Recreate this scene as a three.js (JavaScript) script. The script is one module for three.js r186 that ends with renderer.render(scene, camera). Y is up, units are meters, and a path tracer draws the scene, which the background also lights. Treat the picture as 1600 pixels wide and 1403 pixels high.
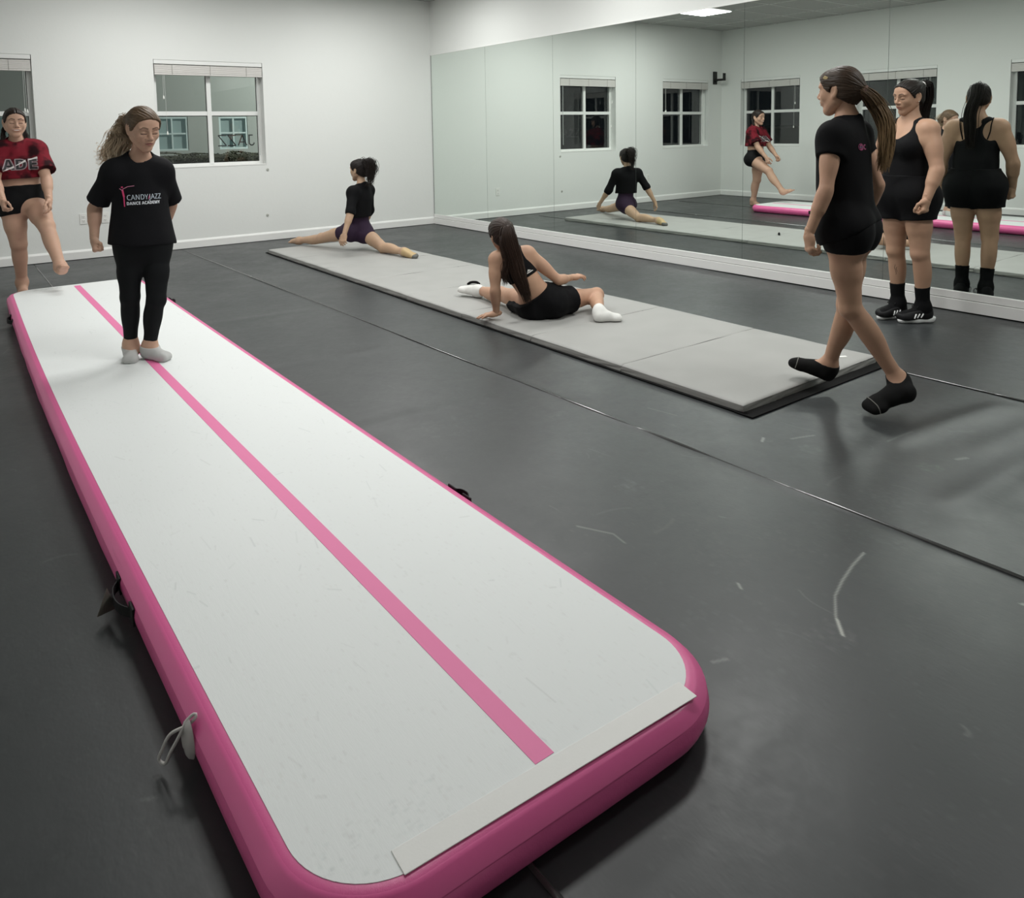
import * as THREE from 'three';
import { RoundedBoxGeometry } from 'three/addons/geometries/RoundedBoxGeometry.js';
import { DecalGeometry } from 'three/addons/geometries/DecalGeometry.js';
import { mergeGeometries } from 'three/addons/utils/BufferGeometryUtils.js';
import { RectAreaLightUniformsLib } from 'three/addons/lights/RectAreaLightUniformsLib.js';

// ------------------------------------------------------------------ camera, night sky, exposure
const scene = new THREE.Scene();
scene.background = new THREE.Color(0.0035, 0.0045, 0.0055);          // night sky outside the windows
const camera = new THREE.PerspectiveCamera(60.9356, 1600 / 1403, 0.05, 120);
camera.setViewOffset(1600, 1403, 21.17, 392.83, 1600, 1403);          // the photograph is cropped from the lower part of a taller frame
camera.matrixAutoUpdate = true;
{
  const right = new THREE.Vector3(0.80402292, -0.01711162, 0.59435203);
  const up = new THREE.Vector3(0.06600414, 0.9959766, -0.06061402);
  const back = new THREE.Vector3(-0.59092351, 0.08796475, 0.80191745);
  camera.quaternion.setFromRotationMatrix(new THREE.Matrix4().makeBasis(right, up, back));
  camera.position.set(-5.7582, 1.33, 9.3851);
}
const renderer = new THREE.WebGLRenderer();
renderer.toneMapping = THREE.LinearToneMapping;
renderer.toneMappingExposure = 1.0;
renderer.shadowMap.enabled = true;
RectAreaLightUniformsLib.init();

// the room's lamps: flat 2 x 4 ft ceiling panels, laid out on a square grid [x, z]
const ROOM = { W: 6.557, D: 11.9, H: 3.149 };
const PANEL_SPOTS = [[-3.88, 1.505], [-1.44, 1.505], [-3.88, 3.945], [-1.44, 3.945], [-3.88, 6.385], [-1.44, 6.385], [-1.44, 8.825]];
const PANEL_COLOR = new THREE.Color(0.99, 0.995, 0.975);
const PANEL_POWER = 18.5;
// lamp of the neighbouring building's yard, out of the window's direct view
const YARD_LAMP = { pos: [3.6, 4.6, -5.2], power: 260, color: new THREE.Color(0.95, 1.0, 0.94) };

// ------------------------------------------------------------------ helpers
const taken = {};
function numbered(n) {
  const k = taken[n] = (taken[n] ?? -1) + 1;
  return k ? n + '_' + String(k).padStart(3, '0') : n;
}
function rng(seed) {
  let a = seed >>> 0;
  return () => { a = (a + 0x6d2b79f5) | 0; let t = Math.imul(a ^ (a >>> 15), 1 | a); t = (t + Math.imul(t ^ (t >>> 7), 61 | t)) ^ t; return ((t ^ (t >>> 14)) >>> 0) / 4294967296; };
}
function hash3(i, j, k) {
  let h = Math.imul(i, 374761393) ^ Math.imul(j, 668265263) ^ Math.imul(k, 2147483647 ^ 0x5bd1e995);
  h = Math.imul(h ^ (h >>> 13), 1274126177); h ^= h >>> 16;
  return (h >>> 0) / 4294967296;
}
function noise(x, y, z) {                                             // value noise, -1 .. 1
  const i = Math.floor(x), j = Math.floor(y), k = Math.floor(z);
  let u = x - i, v = y - j, w = z - k; u = u * u * (3 - 2 * u); v = v * v * (3 - 2 * v); w = w * w * (3 - 2 * w);
  const L = (a, b, t) => a + (b - a) * t;
  return 2 * L(L(L(hash3(i, j, k), hash3(i + 1, j, k), u), L(hash3(i, j + 1, k), hash3(i + 1, j + 1, k), u), v),
    L(L(hash3(i, j, k + 1), hash3(i + 1, j, k + 1), u), L(hash3(i, j + 1, k + 1), hash3(i + 1, j + 1, k + 1), u), v), w) - 1;
}
const V = (x, y, z) => new THREE.Vector3(x, y, z);
function mat(hex, o = {}) {
  const { lin, ...rest } = o;
  const m = new THREE.MeshPhysicalMaterial({ roughness: 0.6, ...rest });
  if (lin) m.color.setRGB(...lin); else m.color.set(hex);
  return m;
}
function shadows(o) { o.traverse((c) => { if (c.isMesh) { c.castShadow = true; c.receiveShadow = true; } }); return o; }
function mesh(name, geo, m, parent) {                                 // one mesh; top-level when no parent is given
  const o = new THREE.Mesh(geo, m);
  o.name = numbered(name); o.castShadow = o.receiveShadow = true;
  (parent || scene).add(o);
  return o;
}
function tag(o, label, category, group) {
  o.userData.label = label; o.userData.category = category;
  if (group) o.userData.group = group;
  return o;
}
function struct(o) { o.userData.kind = 'structure'; return o; }
function thing(name, label, category, pos = [0, 0, 0], turn = 0, group) {
  const g = new THREE.Group(); g.name = numbered(name); g.position.set(...pos); g.rotation.y = turn; scene.add(g);
  return tag(g, label, category, group);
}
function box(w, h, d, x = 0, y = 0, z = 0, r = 0, seg = 2) {
  const g = r ? new RoundedBoxGeometry(w, h, d, seg, r) : new THREE.BoxGeometry(w, h, d);
  return g.translate(x, y, z);
}
function plain(g) {                                                    // same attributes on every geometry that is joined
  const o = g.index ? g.toNonIndexed() : g.clone();
  for (const k of Object.keys(o.attributes)) if (!['position', 'normal', 'uv', 'color'].includes(k)) o.deleteAttribute(k);
  o.morphAttributes = {};
  return o;
}
function join(list) {
  const gs = list.map(plain);
  const all = ['position', 'normal', 'uv', 'color'].filter((k) => gs.every((g) => g.attributes[k]));
  for (const g of gs) { for (const k of Object.keys(g.attributes)) if (!all.includes(k)) g.deleteAttribute(k); g.clearGroups(); }
  return mergeGeometries(gs);
}
function metricUV(g, s = 1) {                                          // box-projected uv in metres
  const p = g.attributes.position, n = g.attributes.normal, uv = new Float32Array(p.count * 2);
  for (let i = 0; i < p.count; i++) {
    const ax = Math.abs(n.getX(i)), ay = Math.abs(n.getY(i)), az = Math.abs(n.getZ(i));
    let a, b;
    if (ay >= ax && ay >= az) { a = p.getX(i); b = p.getZ(i); } else if (ax >= az) { a = p.getZ(i); b = p.getY(i); } else { a = p.getX(i); b = p.getY(i); }
    uv[2 * i] = a / s; uv[2 * i + 1] = b / s;
  }
  g.setAttribute('uv', new THREE.BufferAttribute(uv, 2));
  return g;
}
function canvasTex(w, h, draw, srgb = true, repeat) {
  const c = document.createElement('canvas'); c.width = w; c.height = h;
  draw(c.getContext('2d'), w, h);
  const t = new THREE.CanvasTexture(c);
  if (srgb) t.colorSpace = THREE.SRGBColorSpace;
  if (repeat) { t.wrapS = t.wrapT = THREE.RepeatWrapping; t.repeat.set(...repeat); }
  return t;
}
function noiseTex(n, f, lo, hi, seed, srgb = false) {                  // tiling grey grain, fine and coarse
  const d = new Uint8Array(n * n * 4), r = rng(seed);
  const grids = f.map((q) => ({ q, a: Float32Array.from({ length: q * q }, () => r()) }));
  for (let y = 0; y < n; y++) for (let x = 0; x < n; x++) {
    let s = 0, wsum = 0, w = 1;
    for (const { q, a } of grids) {
      const fx = (x / n) * q, fy = (y / n) * q, i = Math.floor(fx), j = Math.floor(fy);
      let u = fx - i, v = fy - j; u = u * u * (3 - 2 * u); v = v * v * (3 - 2 * v);
      const g = (ii, jj) => a[(ii % q) + q * (jj % q)];
      s += w * ((g(i, j) * (1 - u) + g(i + 1, j) * u) * (1 - v) + (g(i, j + 1) * (1 - u) + g(i + 1, j + 1) * u) * v); wsum += w; w *= 0.8;
    }
    const val = Math.round(lo + (hi - lo) * (s / wsum)), o = 4 * (x + n * y);
    d[o] = d[o + 1] = d[o + 2] = val; d[o + 3] = 255;
  }
  const t = new THREE.DataTexture(d, n, n); t.magFilter = THREE.LinearFilter; t.minFilter = THREE.LinearMipmapLinearFilter; t.generateMipmaps = true;
  t.wrapS = t.wrapT = THREE.RepeatWrapping; if (srgb) t.colorSpace = THREE.SRGBColorSpace; t.needsUpdate = true;
  return t;
}
function tube(pts, r, seg = 24, sides = 8, closed = false) {
  return new THREE.TubeGeometry(new THREE.CatmullRomCurve3(pts.map((p) => (p.isVector3 ? p : V(...p))), closed), seg, r, sides, closed);
}

// ------------------------------------------------------------------ implicit bodies: tapered capsules and ellipsoids joined by a smooth minimum, meshed on a grid
const add3 = (a, b, s = 1) => [a[0] + b[0] * s, a[1] + b[1] * s, a[2] + b[2] * s];
const sub3 = (a, b) => [a[0] - b[0], a[1] - b[1], a[2] - b[2]];
const dot3 = (a, b) => a[0] * b[0] + a[1] * b[1] + a[2] * b[2];
const len3 = (a) => Math.hypot(a[0], a[1], a[2]);
const nrm3 = (a) => { const l = len3(a) || 1; return [a[0] / l, a[1] / l, a[2] / l]; };
const crs3 = (a, b) => [a[1] * b[2] - a[2] * b[1], a[2] * b[0] - a[0] * b[2], a[0] * b[1] - a[1] * b[0]];
const mix3 = (a, b, t) => [a[0] + (b[0] - a[0]) * t, a[1] + (b[1] - a[1]) * t, a[2] + (b[2] - a[2]) * t];
const orth3 = (v, n) => nrm3(add3(v, n, -dot3(v, n)));
const cmb = (o, ...pairs) => { let r = o; for (let i = 0; i < pairs.length; i += 2) r = add3(r, pairs[i], pairs[i + 1]); return r; };
const smooth = (a, b, x) => { const t = Math.min(1, Math.max(0, (x - a) / (b - a))); return t * t * (3 - 2 * t); };
const AX = [[1, 0, 0], [0, 1, 0], [0, 0, 1]];
const cone = (a, b, ra, rb, k = 0.03, fn = null, fs = 1) => ({ t: 0, a, ba: sub3(b, a), l2: Math.max(1e-9, dot3(sub3(b, a), sub3(b, a))), ra, rb, k, fn, fs, box: [mix3(a, b, 0.5), len3(sub3(b, a)) / 2 + Math.max(ra, rb)] });
const ball = (c, r, k = 0.03) => cone(c, add3(c, [0, 1e-4, 0]), r, r, k);
const ell = (c, r, k = 0.03, ax = AX) => ({ t: 1, c, r, ax, k, box: [c, Math.max(...r)] });
const grow = (q, d) => (q.t === 0 ? { ...q, ra: q.ra + d, rb: q.rb + d, box: [q.box[0], q.box[1] + d] } : { ...q, r: q.r.map((v) => v + d), box: [q.box[0], q.box[1] + d] });
function pd(q, x, y, z) {
  if (q.t === 0) {
    let vx = x - q.a[0], vy = y - q.a[1], vz = z - q.a[2];
    const ba = q.ba; let h = (vx * ba[0] + vy * ba[1] + vz * ba[2]) / q.l2; h = h < 0 ? 0 : h > 1 ? 1 : h;
    vx -= h * ba[0]; vy -= h * ba[1]; vz -= h * ba[2];
    if (q.fn) { const c = (vx * q.fn[0] + vy * q.fn[1] + vz * q.fn[2]) * (q.fs - 1); vx += q.fn[0] * c; vy += q.fn[1] * c; vz += q.fn[2] * c; }
    return Math.sqrt(vx * vx + vy * vy + vz * vz) - (q.ra + (q.rb - q.ra) * h);
  }
  const dx = x - q.c[0], dy = y - q.c[1], dz = z - q.c[2], A = q.ax, r = q.r;
  const a = (dx * A[0][0] + dy * A[0][1] + dz * A[0][2]) / r[0], b = (dx * A[1][0] + dy * A[1][1] + dz * A[1][2]) / r[1], c = (dx * A[2][0] + dy * A[2][1] + dz * A[2][2]) / r[2];
  const k0 = Math.sqrt(a * a + b * b + c * c); if (k0 < 1e-5) return -Math.min(r[0], r[1], r[2]);
  const k1 = Math.sqrt((a / r[0]) ** 2 + (b / r[1]) ** 2 + (c / r[2]) ** 2);
  return k0 * (k0 - 1) / k1;
}
const smin = (a, b, k) => { const h = k - Math.abs(a - b); return h > 0 ? Math.min(a, b) - h * h / (4 * k) : Math.min(a, b); };
// group: { prims, subs, clips: [{ p, n }], anchor, ka, r0, r1 }
function evalField(F, x, y, z) {
  let D = 1e9;
  for (const g of F.groups) {
    let d = 1e9;
    for (const q of g.prims) d = smin(d, pd(q, x, y, z), q.k);
    if (d > 1e8) continue;
    if (g.subs) for (const q of g.subs) d = -smin(-d, pd(q, x, y, z), q.k);
    if (g.clips) for (const c of g.clips) { const e = (x - c.p[0]) * c.n[0] + (y - c.p[1]) * c.n[1] + (z - c.p[2]) * c.n[2]; d = c.k ? -smin(-d, -e, c.k) : Math.max(d, e); }
    if (g.anchor && D < 1e8) {
      const f = 1 - smooth(g.r0 ?? 0.08, g.r1 ?? 0.2, Math.hypot(x - g.anchor[0], y - g.anchor[1], z - g.anchor[2]));
      D = smin(D, d, 0.004 + (g.ka ?? 0.05) * f);
    } else D = smin(D, d, g.k ?? 0.003);
  }
  if (F.subs) for (const q of F.subs) D = -smin(-D, pd(q, x, y, z), q.k);
  if (F.clips) for (const c of F.clips) { const e = (x - c.p[0]) * c.n[0] + (y - c.p[1]) * c.n[1] + (z - c.p[2]) * c.n[2]; D = c.k ? -smin(-D, -e, c.k) : Math.max(D, e); }
  return F.warp && D < 0.05 && D > -0.05 ? F.warp(x, y, z, D) : D;
}
function fieldMesh(F, cell, color) {
  const lo = [1e9, 1e9, 1e9], hi = [-1e9, -1e9, -1e9];
  for (const g of F.groups) for (const q of g.prims) for (let i = 0; i < 3; i++) { lo[i] = Math.min(lo[i], q.box[0][i] - q.box[1] - 0.02); hi[i] = Math.max(hi[i], q.box[0][i] + q.box[1] + 0.02); }
  const B = 8, nb = [0, 1, 2].map((i) => Math.ceil((hi[i] - lo[i]) / (cell * B)));
  const N = nb.map((n) => n * B + 2), R = cell * B * 0.5 * 1.733;
  const cellId = new Map(), pos = [], edges = [], vals = new Float32Array((B + 1) ** 3);
  const key = (i, j, k) => i + N[0] * (j + N[1] * k), S = B + 1;
  for (let bz = 0; bz < nb[2]; bz++) for (let by = 0; by < nb[1]; by++) for (let bx = 0; bx < nb[0]; bx++) {
    const cx = lo[0] + (bx + 0.5) * B * cell, cy = lo[1] + (by + 0.5) * B * cell, cz = lo[2] + (bz + 0.5) * B * cell;
    let best = 1e9; const ds = [];
    for (const g of F.groups) { const row = []; for (const q of g.prims) { const d = pd(q, cx, cy, cz); row.push(d); if (d < best) best = d; } ds.push(row); }
    if (best > R * 1.6 + 0.06) continue;
    const G = { ...F, groups: F.groups.map((g, gi) => ({ ...g, prims: g.prims.filter((q, qi) => ds[gi][qi] < best + 2.4 * R + 0.12), subs: g.subs && g.subs.filter((q) => pd(q, cx, cy, cz) < R * 1.6 + 0.1) })) };
    const i0 = bx * B, j0 = by * B, k0 = bz * B; let neg = 0;
    for (let k = 0; k < S; k++) for (let j = 0; j < S; j++) for (let i = 0; i < S; i++) {
      const v = evalField(G, lo[0] + (i0 + i) * cell, lo[1] + (j0 + j) * cell, lo[2] + (k0 + k) * cell);
      vals[i + S * (j + S * k)] = v; if (v < 0) neg++;
    }
    if (neg === 0 || neg === S ** 3) continue;
    const at = (i, j, k) => vals[i + S * (j + S * k)];
    for (let k = 0; k < B; k++) for (let j = 0; j < B; j++) for (let i = 0; i < B; i++) {
      let mask = 0; for (let c = 0; c < 8; c++) if (at(i + (c & 1), j + ((c >> 1) & 1), k + (c >> 2)) < 0) mask |= 1 << c;
      const v0 = at(i, j, k);
      if ((v0 < 0) !== (at(i + 1, j, k) < 0)) edges.push([i0 + i, j0 + j, k0 + k, 0, v0 < 0]);
      if ((v0 < 0) !== (at(i, j + 1, k) < 0)) edges.push([i0 + i, j0 + j, k0 + k, 1, v0 < 0]);
      if ((v0 < 0) !== (at(i, j, k + 1) < 0)) edges.push([i0 + i, j0 + j, k0 + k, 2, v0 < 0]);
      if (mask === 0 || mask === 255) continue;
      let sx = 0, sy = 0, sz = 0, n = 0;
      for (let e = 0; e < 12; e++) {
        const a = e >> 2, u = e & 1, w = (e >> 1) & 1;
        const p = a === 0 ? [0, u, w] : a === 1 ? [u, 0, w] : [u, w, 0], q = [p[0] + (a === 0), p[1] + (a === 1), p[2] + (a === 2)];
        const va = at(i + p[0], j + p[1], k + p[2]), vb = at(i + q[0], j + q[1], k + q[2]);
        if ((va < 0) === (vb < 0)) continue;
        const t = va / (va - vb); sx += p[0] + t * (q[0] - p[0]); sy += p[1] + t * (q[1] - p[1]); sz += p[2] + t * (q[2] - p[2]); n++;
      }
      cellId.set(key(i0 + i, j0 + j, k0 + k), pos.length / 3);
      pos.push(lo[0] + (i0 + i + sx / n) * cell, lo[1] + (j0 + j + sy / n) * cell, lo[2] + (k0 + k + sz / n) * cell);
    }
  }
  const idx = [];
  for (const [i, j, k, a, inside] of edges) {
    const c = a === 0 ? [[0, 0], [1, 0], [1, 1], [0, 1]].map(([u, w]) => key(i, j - u, k - w)) : a === 1 ? [[0, 0], [0, 1], [1, 1], [1, 0]].map(([u, w]) => key(i - u, j, k - w)) : [[0, 0], [1, 0], [1, 1], [0, 1]].map(([u, w]) => key(i - u, j - w, k));
    const q = c.map((id) => cellId.get(id)); if (q.some((v) => v === undefined)) continue;
    if (inside) idx.push(q[0], q[1], q[2], q[0], q[2], q[3]); else idx.push(q[0], q[2], q[1], q[0], q[3], q[2]);
  }
  const g = new THREE.BufferGeometry();
  g.setAttribute('position', new THREE.Float32BufferAttribute(pos, 3)); g.setIndex(idx); g.computeVertexNormals();
  if (color) {
    const col = new Float32Array(pos.length), nr = g.attributes.normal;
    for (let i = 0; i < pos.length; i += 3) { const c = color(pos[i], pos[i + 1], pos[i + 2], nr.array[i], nr.array[i + 1], nr.array[i + 2]); col[i] = c[0]; col[i + 1] = c[1]; col[i + 2] = c[2]; }
    g.setAttribute('color', new THREE.BufferAttribute(col, 3));
  }
  return g;
}
function mergeIndexed(list) { return list.length === 1 ? list[0] : mergeGeometries(list); }
// push a point onto the surface of a field
function toSurface(F, p, off = 0) {
  let q = p.slice();
  for (let n = 0; n < 12; n++) {
    const d = evalField(F, ...q) - off, h = 0.002;
    const g = nrm3([evalField(F, q[0] + h, q[1], q[2]) - evalField(F, q[0] - h, q[1], q[2]), evalField(F, q[0], q[1] + h, q[2]) - evalField(F, q[0], q[1] - h, q[2]), evalField(F, q[0], q[1], q[2] + h) - evalField(F, q[0], q[1], q[2] - h)]);
    q = add3(q, g, -d * 0.8);
  }
  return q;
}

// ------------------------------------------------------------------ materials of the room
const grainA = noiseTex(256, [4, 16, 64, 128], 96, 160, 11), grainB = noiseTex(256, [24, 96, 256], 60, 200, 12);
const rep = (t, s) => { const c = t.clone(); c.repeat.set(s, s); c.needsUpdate = true; return c; };
const M = {
  wall: mat(0, { lin: [0.785, 0.80, 0.775], roughness: 0.78, bumpMap: rep(grainB, 1.4), bumpScale: 0.0012 }),
  trim: mat(0, { lin: [0.84, 0.84, 0.82], roughness: 0.42 }),
  tile: mat(0, { lin: [0.46, 0.47, 0.45], roughness: 0.95, bumpMap: rep(grainB, 3), bumpScale: 0.003 }),
  bar: mat(0, { lin: [0.66, 0.67, 0.65], roughness: 0.5 }),
  mirror: mat(0, { lin: [0.845, 0.905, 0.865], roughness: 0.0, metalness: 1 }),
  dark: mat('#171917', { roughness: 0.5 }),
  black: mat('#0b0c0c', { roughness: 0.5 }),
  pvc: mat(0, { lin: [0.80, 0.81, 0.79], roughness: 0.4 }),
  glass: mat('#ffffff', { roughness: 0, transmission: 1, thickness: 0, ior: 1.5 }),
  plate: mat(0, { lin: [0.82, 0.82, 0.79], roughness: 0.35 }),
};
function panelWithHoles(w, h, holes, depth) {                          // a wall in the xy plane with openings, its room face at z = 0
  const s = new THREE.Shape([[0, 0], [w, 0], [w, h], [0, h]].map(([x, y]) => new THREE.Vector2(x, y)));
  for (const [x0, y0, x1, y1] of holes) s.holes.push(new THREE.Path([[x0, y0], [x0, y1], [x1, y1], [x1, y0]].map(([x, y]) => new THREE.Vector2(x, y))));
  return metricUV(new THREE.ExtrudeGeometry(s, { depth, bevelEnabled: false }).translate(0, 0, -depth));
}
const { W, D, H } = ROOM;
const WT = 2.201, WB = 0.952;
const BACK_WIN = [[-6.155, -4.878], [-3.688, -2.430]], LEFT_WIN = [[0.4355, 1.660], [2.690, 3.945], [4.929, 6.184]];

// ------------------------------------------------------------------ walls
struct(mesh('wall_back', panelWithHoles(W + 0.4, H + 0.2, BACK_WIN.map(([a, b]) => [a + W + 0.2, WB, b + W + 0.2, WT]), 0.2).translate(-W - 0.2, 0, 0), M.wall));
{
  const g = panelWithHoles(D, H + 0.2, LEFT_WIN.map(([a, b]) => [D - b, WB, D - a, WT]), 0.2);
  g.rotateY(Math.PI / 2).translate(-W, 0, D);
  struct(mesh('wall_left', g, M.wall));
}
struct(mesh('wall_right', join([metricUV(box(0.2, H + 0.2, D, 0.107, (H + 0.2) / 2, D / 2)), metricUV(box(0.007, H - 2.404, D, 0.0035, (H + 2.404) / 2, D / 2))]), M.wall));
struct(mesh('wall_front', metricUV(box(W + 0.4, H + 0.2, 0.2, -W / 2, (H + 0.2) / 2, D + 0.1)), M.wall));

// ------------------------------------------------------------------ baseboards
function boardProfile(len, h, t) {                                      // moulded top edge; runs along +x, face towards +z
  const s = new THREE.Shape([[0, 0], [t, 0], [t, h - 0.022], [t * 0.72, h - 0.012], [t * 0.45, h - 0.004], [t * 0.3, h], [0, h]].map(([x, y]) => new THREE.Vector2(x, y)));
  return new THREE.ExtrudeGeometry(s, { depth: len, bevelEnabled: false }).rotateY(-Math.PI / 2).scale(-1, 1, 1);
}
function flip(g) { const p = g.attributes.position; for (let i = 0; i < p.count; i += 3) for (let c = 0; c < 3; c++) { const a = p.array[3 * (i + 1) + c]; p.array[3 * (i + 1) + c] = p.array[3 * (i + 2) + c]; p.array[3 * (i + 2) + c] = a; } g.computeVertexNormals(); return g; }
struct(mesh('baseboard_back', flip(boardProfile(W, 0.1, 0.016)).translate(-W, 0.004, 0), M.trim));
struct(mesh('baseboard_left', flip(boardProfile(D, 0.1, 0.016)).rotateY(Math.PI / 2).translate(-W, 0.004, D), M.trim));
{
  const base = new THREE.Group(); base.name = 'baseboard_right'; struct(base); scene.add(base);
  mesh('lower_board', box(0.022, 0.081, D - 0.02, -0.011, 0.0445, D / 2 + 0.01, 0.0025), M.trim, base);
  mesh('upper_board', box(0.014, 0.052, D - 0.02, -0.007, 0.115, D / 2 + 0.01, 0.003), M.trim, base);
  mesh('groove', box(0.008, 0.006, D - 0.02, -0.004, 0.087, D / 2 + 0.01), mat('#6f716d', { roughness: 0.8 }), base);
}

// ------------------------------------------------------------------ mirror wall: frameless panels side by side
{
  const t = thing('wall_mirror', 'wall-wide frameless mirror of tall panels above the white ledge', 'mirror', [0, 0, 0]);
  const edges = [0.012, 1.331, 2.660, 3.948, 5.232, 6.494, 7.80, 9.10, 10.40, 11.86];
  for (let i = 0; i < edges.length - 1; i++) {
    const a = edges[i] + 0.0015, b = edges[i + 1] - 0.0015;
    mesh('mirror_panel', box(0.006, 2.399 - 0.141, b - a, 0.003, (2.399 + 0.141) / 2, (a + b) / 2), M.mirror, t);
  }
  for (let i = 0; i < edges.length; i++) mesh('seam', box(0.002, 2.258, i ? 0.003 : 0.006, 0.005 - (i ? 0 : 0.006), 1.27, edges[i] - (i ? 0 : 0.003)), mat('#5d625e', { roughness: 0.5 }), t);
  mesh('top_channel', box(0.010, 0.006, D - 0.02, -0.003, 2.402, D / 2), M.trim, t);
}

// ------------------------------------------------------------------ ceiling: lay-in tiles on a T-bar grid
{
  const c = new THREE.Group(); c.name = 'ceiling'; struct(c); scene.add(c);
  mesh('slab', box(W + 0.4, 0.1, D + 0.4, -W / 2, H + 0.16, D / 2), M.tile, c);
  const xs = [-W, -5.71, -4.49, -3.27, -2.05, -0.83, 0], zs = [0]; for (let z = 0.59; z < D; z += 0.61) zs.push(+z.toFixed(3)); zs.push(D);
  const shared = new Map();
  for (let i = 0; i < xs.length - 1; i++) for (let k = 0; k < zs.length - 1; k++) {
    const w = xs[i + 1] - xs[i] - 0.012, d = zs[k + 1] - zs[k] - 0.012, x = (xs[i] + xs[i + 1]) / 2, z = (zs[k] + zs[k + 1]) / 2;
    if (PANEL_SPOTS.some(([px, pz]) => Math.abs(px - x) < 0.3 && Math.abs(pz - z) < 0.25)) continue;
    const key = w.toFixed(2) + d.toFixed(2);
    if (!shared.has(key)) shared.set(key, metricUV(box(w, 0.014, d, 0, 0, 0)));
    mesh('tile', shared.get(key), M.tile, c).position.set(x, H + 0.007, z);
  }
  for (const x of xs.slice(1, -1)) mesh('grid_bar', box(0.024, 0.012, D, x, H - 0.001, D / 2), M.bar, c);
  for (const z of zs.slice(1, -1)) mesh('grid_bar', box(W, 0.011, 0.024, -W / 2, H - 0.001, z), M.bar, c);
}
const rowWord = ['first', 'second', 'third', 'fourth'];
const glow = mat('#ffffff', { roughness: 0.4, emissive: new THREE.Color(1, 0.985, 0.94), emissiveIntensity: 1.6 });
PANEL_SPOTS.forEach(([x, z], i) => {
  const t = thing('ceiling_light', `white ceiling panel light, ${rowWord[i >> 1]} from the back wall, ${x > -2 ? 'nearest the mirror' : 'over mid room'}`, 'ceiling light', [x, H - 0.012, z], 0, 'ceiling panel lights');
  mesh('frame', join([box(1.196, 0.02, 0.02, 0, 0.004, 0.288), box(1.196, 0.02, 0.02, 0, 0.004, -0.288), box(0.02, 0.02, 0.556, 0.588, 0.004, 0), box(0.02, 0.02, 0.556, -0.588, 0.004, 0)]), M.bar, t);
  mesh('diffuser', box(1.156, 0.008, 0.556, 0, 0.004, 0), glow, t);
  const L = new THREE.RectAreaLight(PANEL_COLOR, PANEL_POWER, 1.15, 0.55);
  L.position.set(x, H - 0.03, z); L.lookAt(x, 0, z); L.castShadow = true; scene.add(L);
});

// ------------------------------------------------------------------ floor: dark dance vinyl in 1.6 m rolls
const seamX = [[-W, -W], [-4.985, -4.968], [-3.506, -3.199], [-1.712, -1.634], [-0.022, -0.022]];   // each joint's x at the back wall and at the front wall
const jointAt = (i, z) => seamX[i][0] + (seamX[i][1] - seamX[i][0]) * (z / D);
const FLOOR = { colour: '#343738' };
const floorMap = canvasTex(2048, 2048, (g, w, h) => {
  const r = rng(5), X = (x) => ((x + W) / W) * w, Z = (z) => (z / D) * h;
  g.fillStyle = FLOOR.colour; g.fillRect(0, 0, w, h);
  for (let i = 0; i < 26000; i++) { const a = r(); g.fillStyle = a < 0.5 ? 'rgba(150,155,150,0.045)' : 'rgba(10,12,12,0.07)'; g.fillRect(r() * w, r() * h, 1 + r() * 3, 1 + r() * 2); }
  for (let i = 0; i < 260; i++) {                                       // dusty worn patches with a ragged grain
    const x = r() * w, y = r() * h, n = 30 + r() * 60, sp = 12 + r() * 50; g.fillStyle = `rgba(165,170,165,${0.02 + r() * 0.03})`;
    for (let k = 0; k < n; k++) g.fillRect(x + (r() - 0.5) * sp * 2, y + (r() - 0.5) * sp, 1 + r() * 6, 1 + r() * 3);
  }
  g.lineCap = 'round';
  for (let i = 0; i < 420; i++) {                                       // short scuffs and scratches
    const x = r() * w, y = r() * h, a = r() * 6.283, l = 4 + r() * r() * 46, b = (r() - 0.5) * 14;
    g.strokeStyle = `rgba(176,180,172,${0.05 + r() * 0.13})`; g.lineWidth = 0.8 + r() * 1.6;
    g.beginPath(); g.moveTo(x, y); g.quadraticCurveTo(x + Math.cos(a) * l / 2 - Math.sin(a) * b, y + Math.sin(a) * l / 2 + Math.cos(a) * b, x + Math.cos(a) * l, y + Math.sin(a) * l); g.stroke();
  }
  const stroke = (pts, wd, al) => { g.strokeStyle = `rgba(196,198,190,${al})`; g.lineWidth = wd; g.beginPath(); pts.forEach(([x, z], i) => (i ? g.lineTo(X(x), Z(z)) : g.moveTo(X(x), Z(z)))); g.stroke(); };
  stroke([[-3.506, 8.22], [-3.60, 8.235], [-3.70, 8.258], [-3.786, 8.285], [-3.87, 8.335], [-3.93, 8.389]], 1.5, 0.6);      // the long curved scratch
  stroke([[-3.88, 8.345], [-3.93, 8.389]], 2.2, 0.6);
  stroke([[-4.28, 8.245], [-4.24, 8.26]], 1.8, 0.3); stroke([[-3.95, 8.08], [-3.965, 8.10]], 2.2, 0.45); stroke([[-3.42, 8.62], [-3.36, 8.66]], 2.4, 0.42);
  stroke([[-3.02, 7.52], [-2.98, 7.50]], 2.4, 0.45); stroke([[-2.9, 7.58], [-2.84, 7.60], [-2.79, 7.62]], 2, 0.3); stroke([[-4.1, 7.55], [-4.04, 7.66], [-4.05, 7.72]], 2.2, 0.32);
  stroke([[-2.62, 7.85], [-2.45, 7.87]], 2, 0.25); stroke([[-2.58, 8.1], [-2.53, 8.12]], 3, 0.35); stroke([[-3.1, 6.95], [-3.07, 7.1]], 1.6, 0.25);
  stroke([[-5.30, 1.86], [-5.12, 2.02]], 5, 0.28);
});
floorMap.wrapS = floorMap.wrapT = THREE.ClampToEdgeWrapping;
const floorRough = noiseTex(512, [6, 22, 90, 256], 120, 205, 31); floorRough.repeat.set(2, 4);
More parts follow.
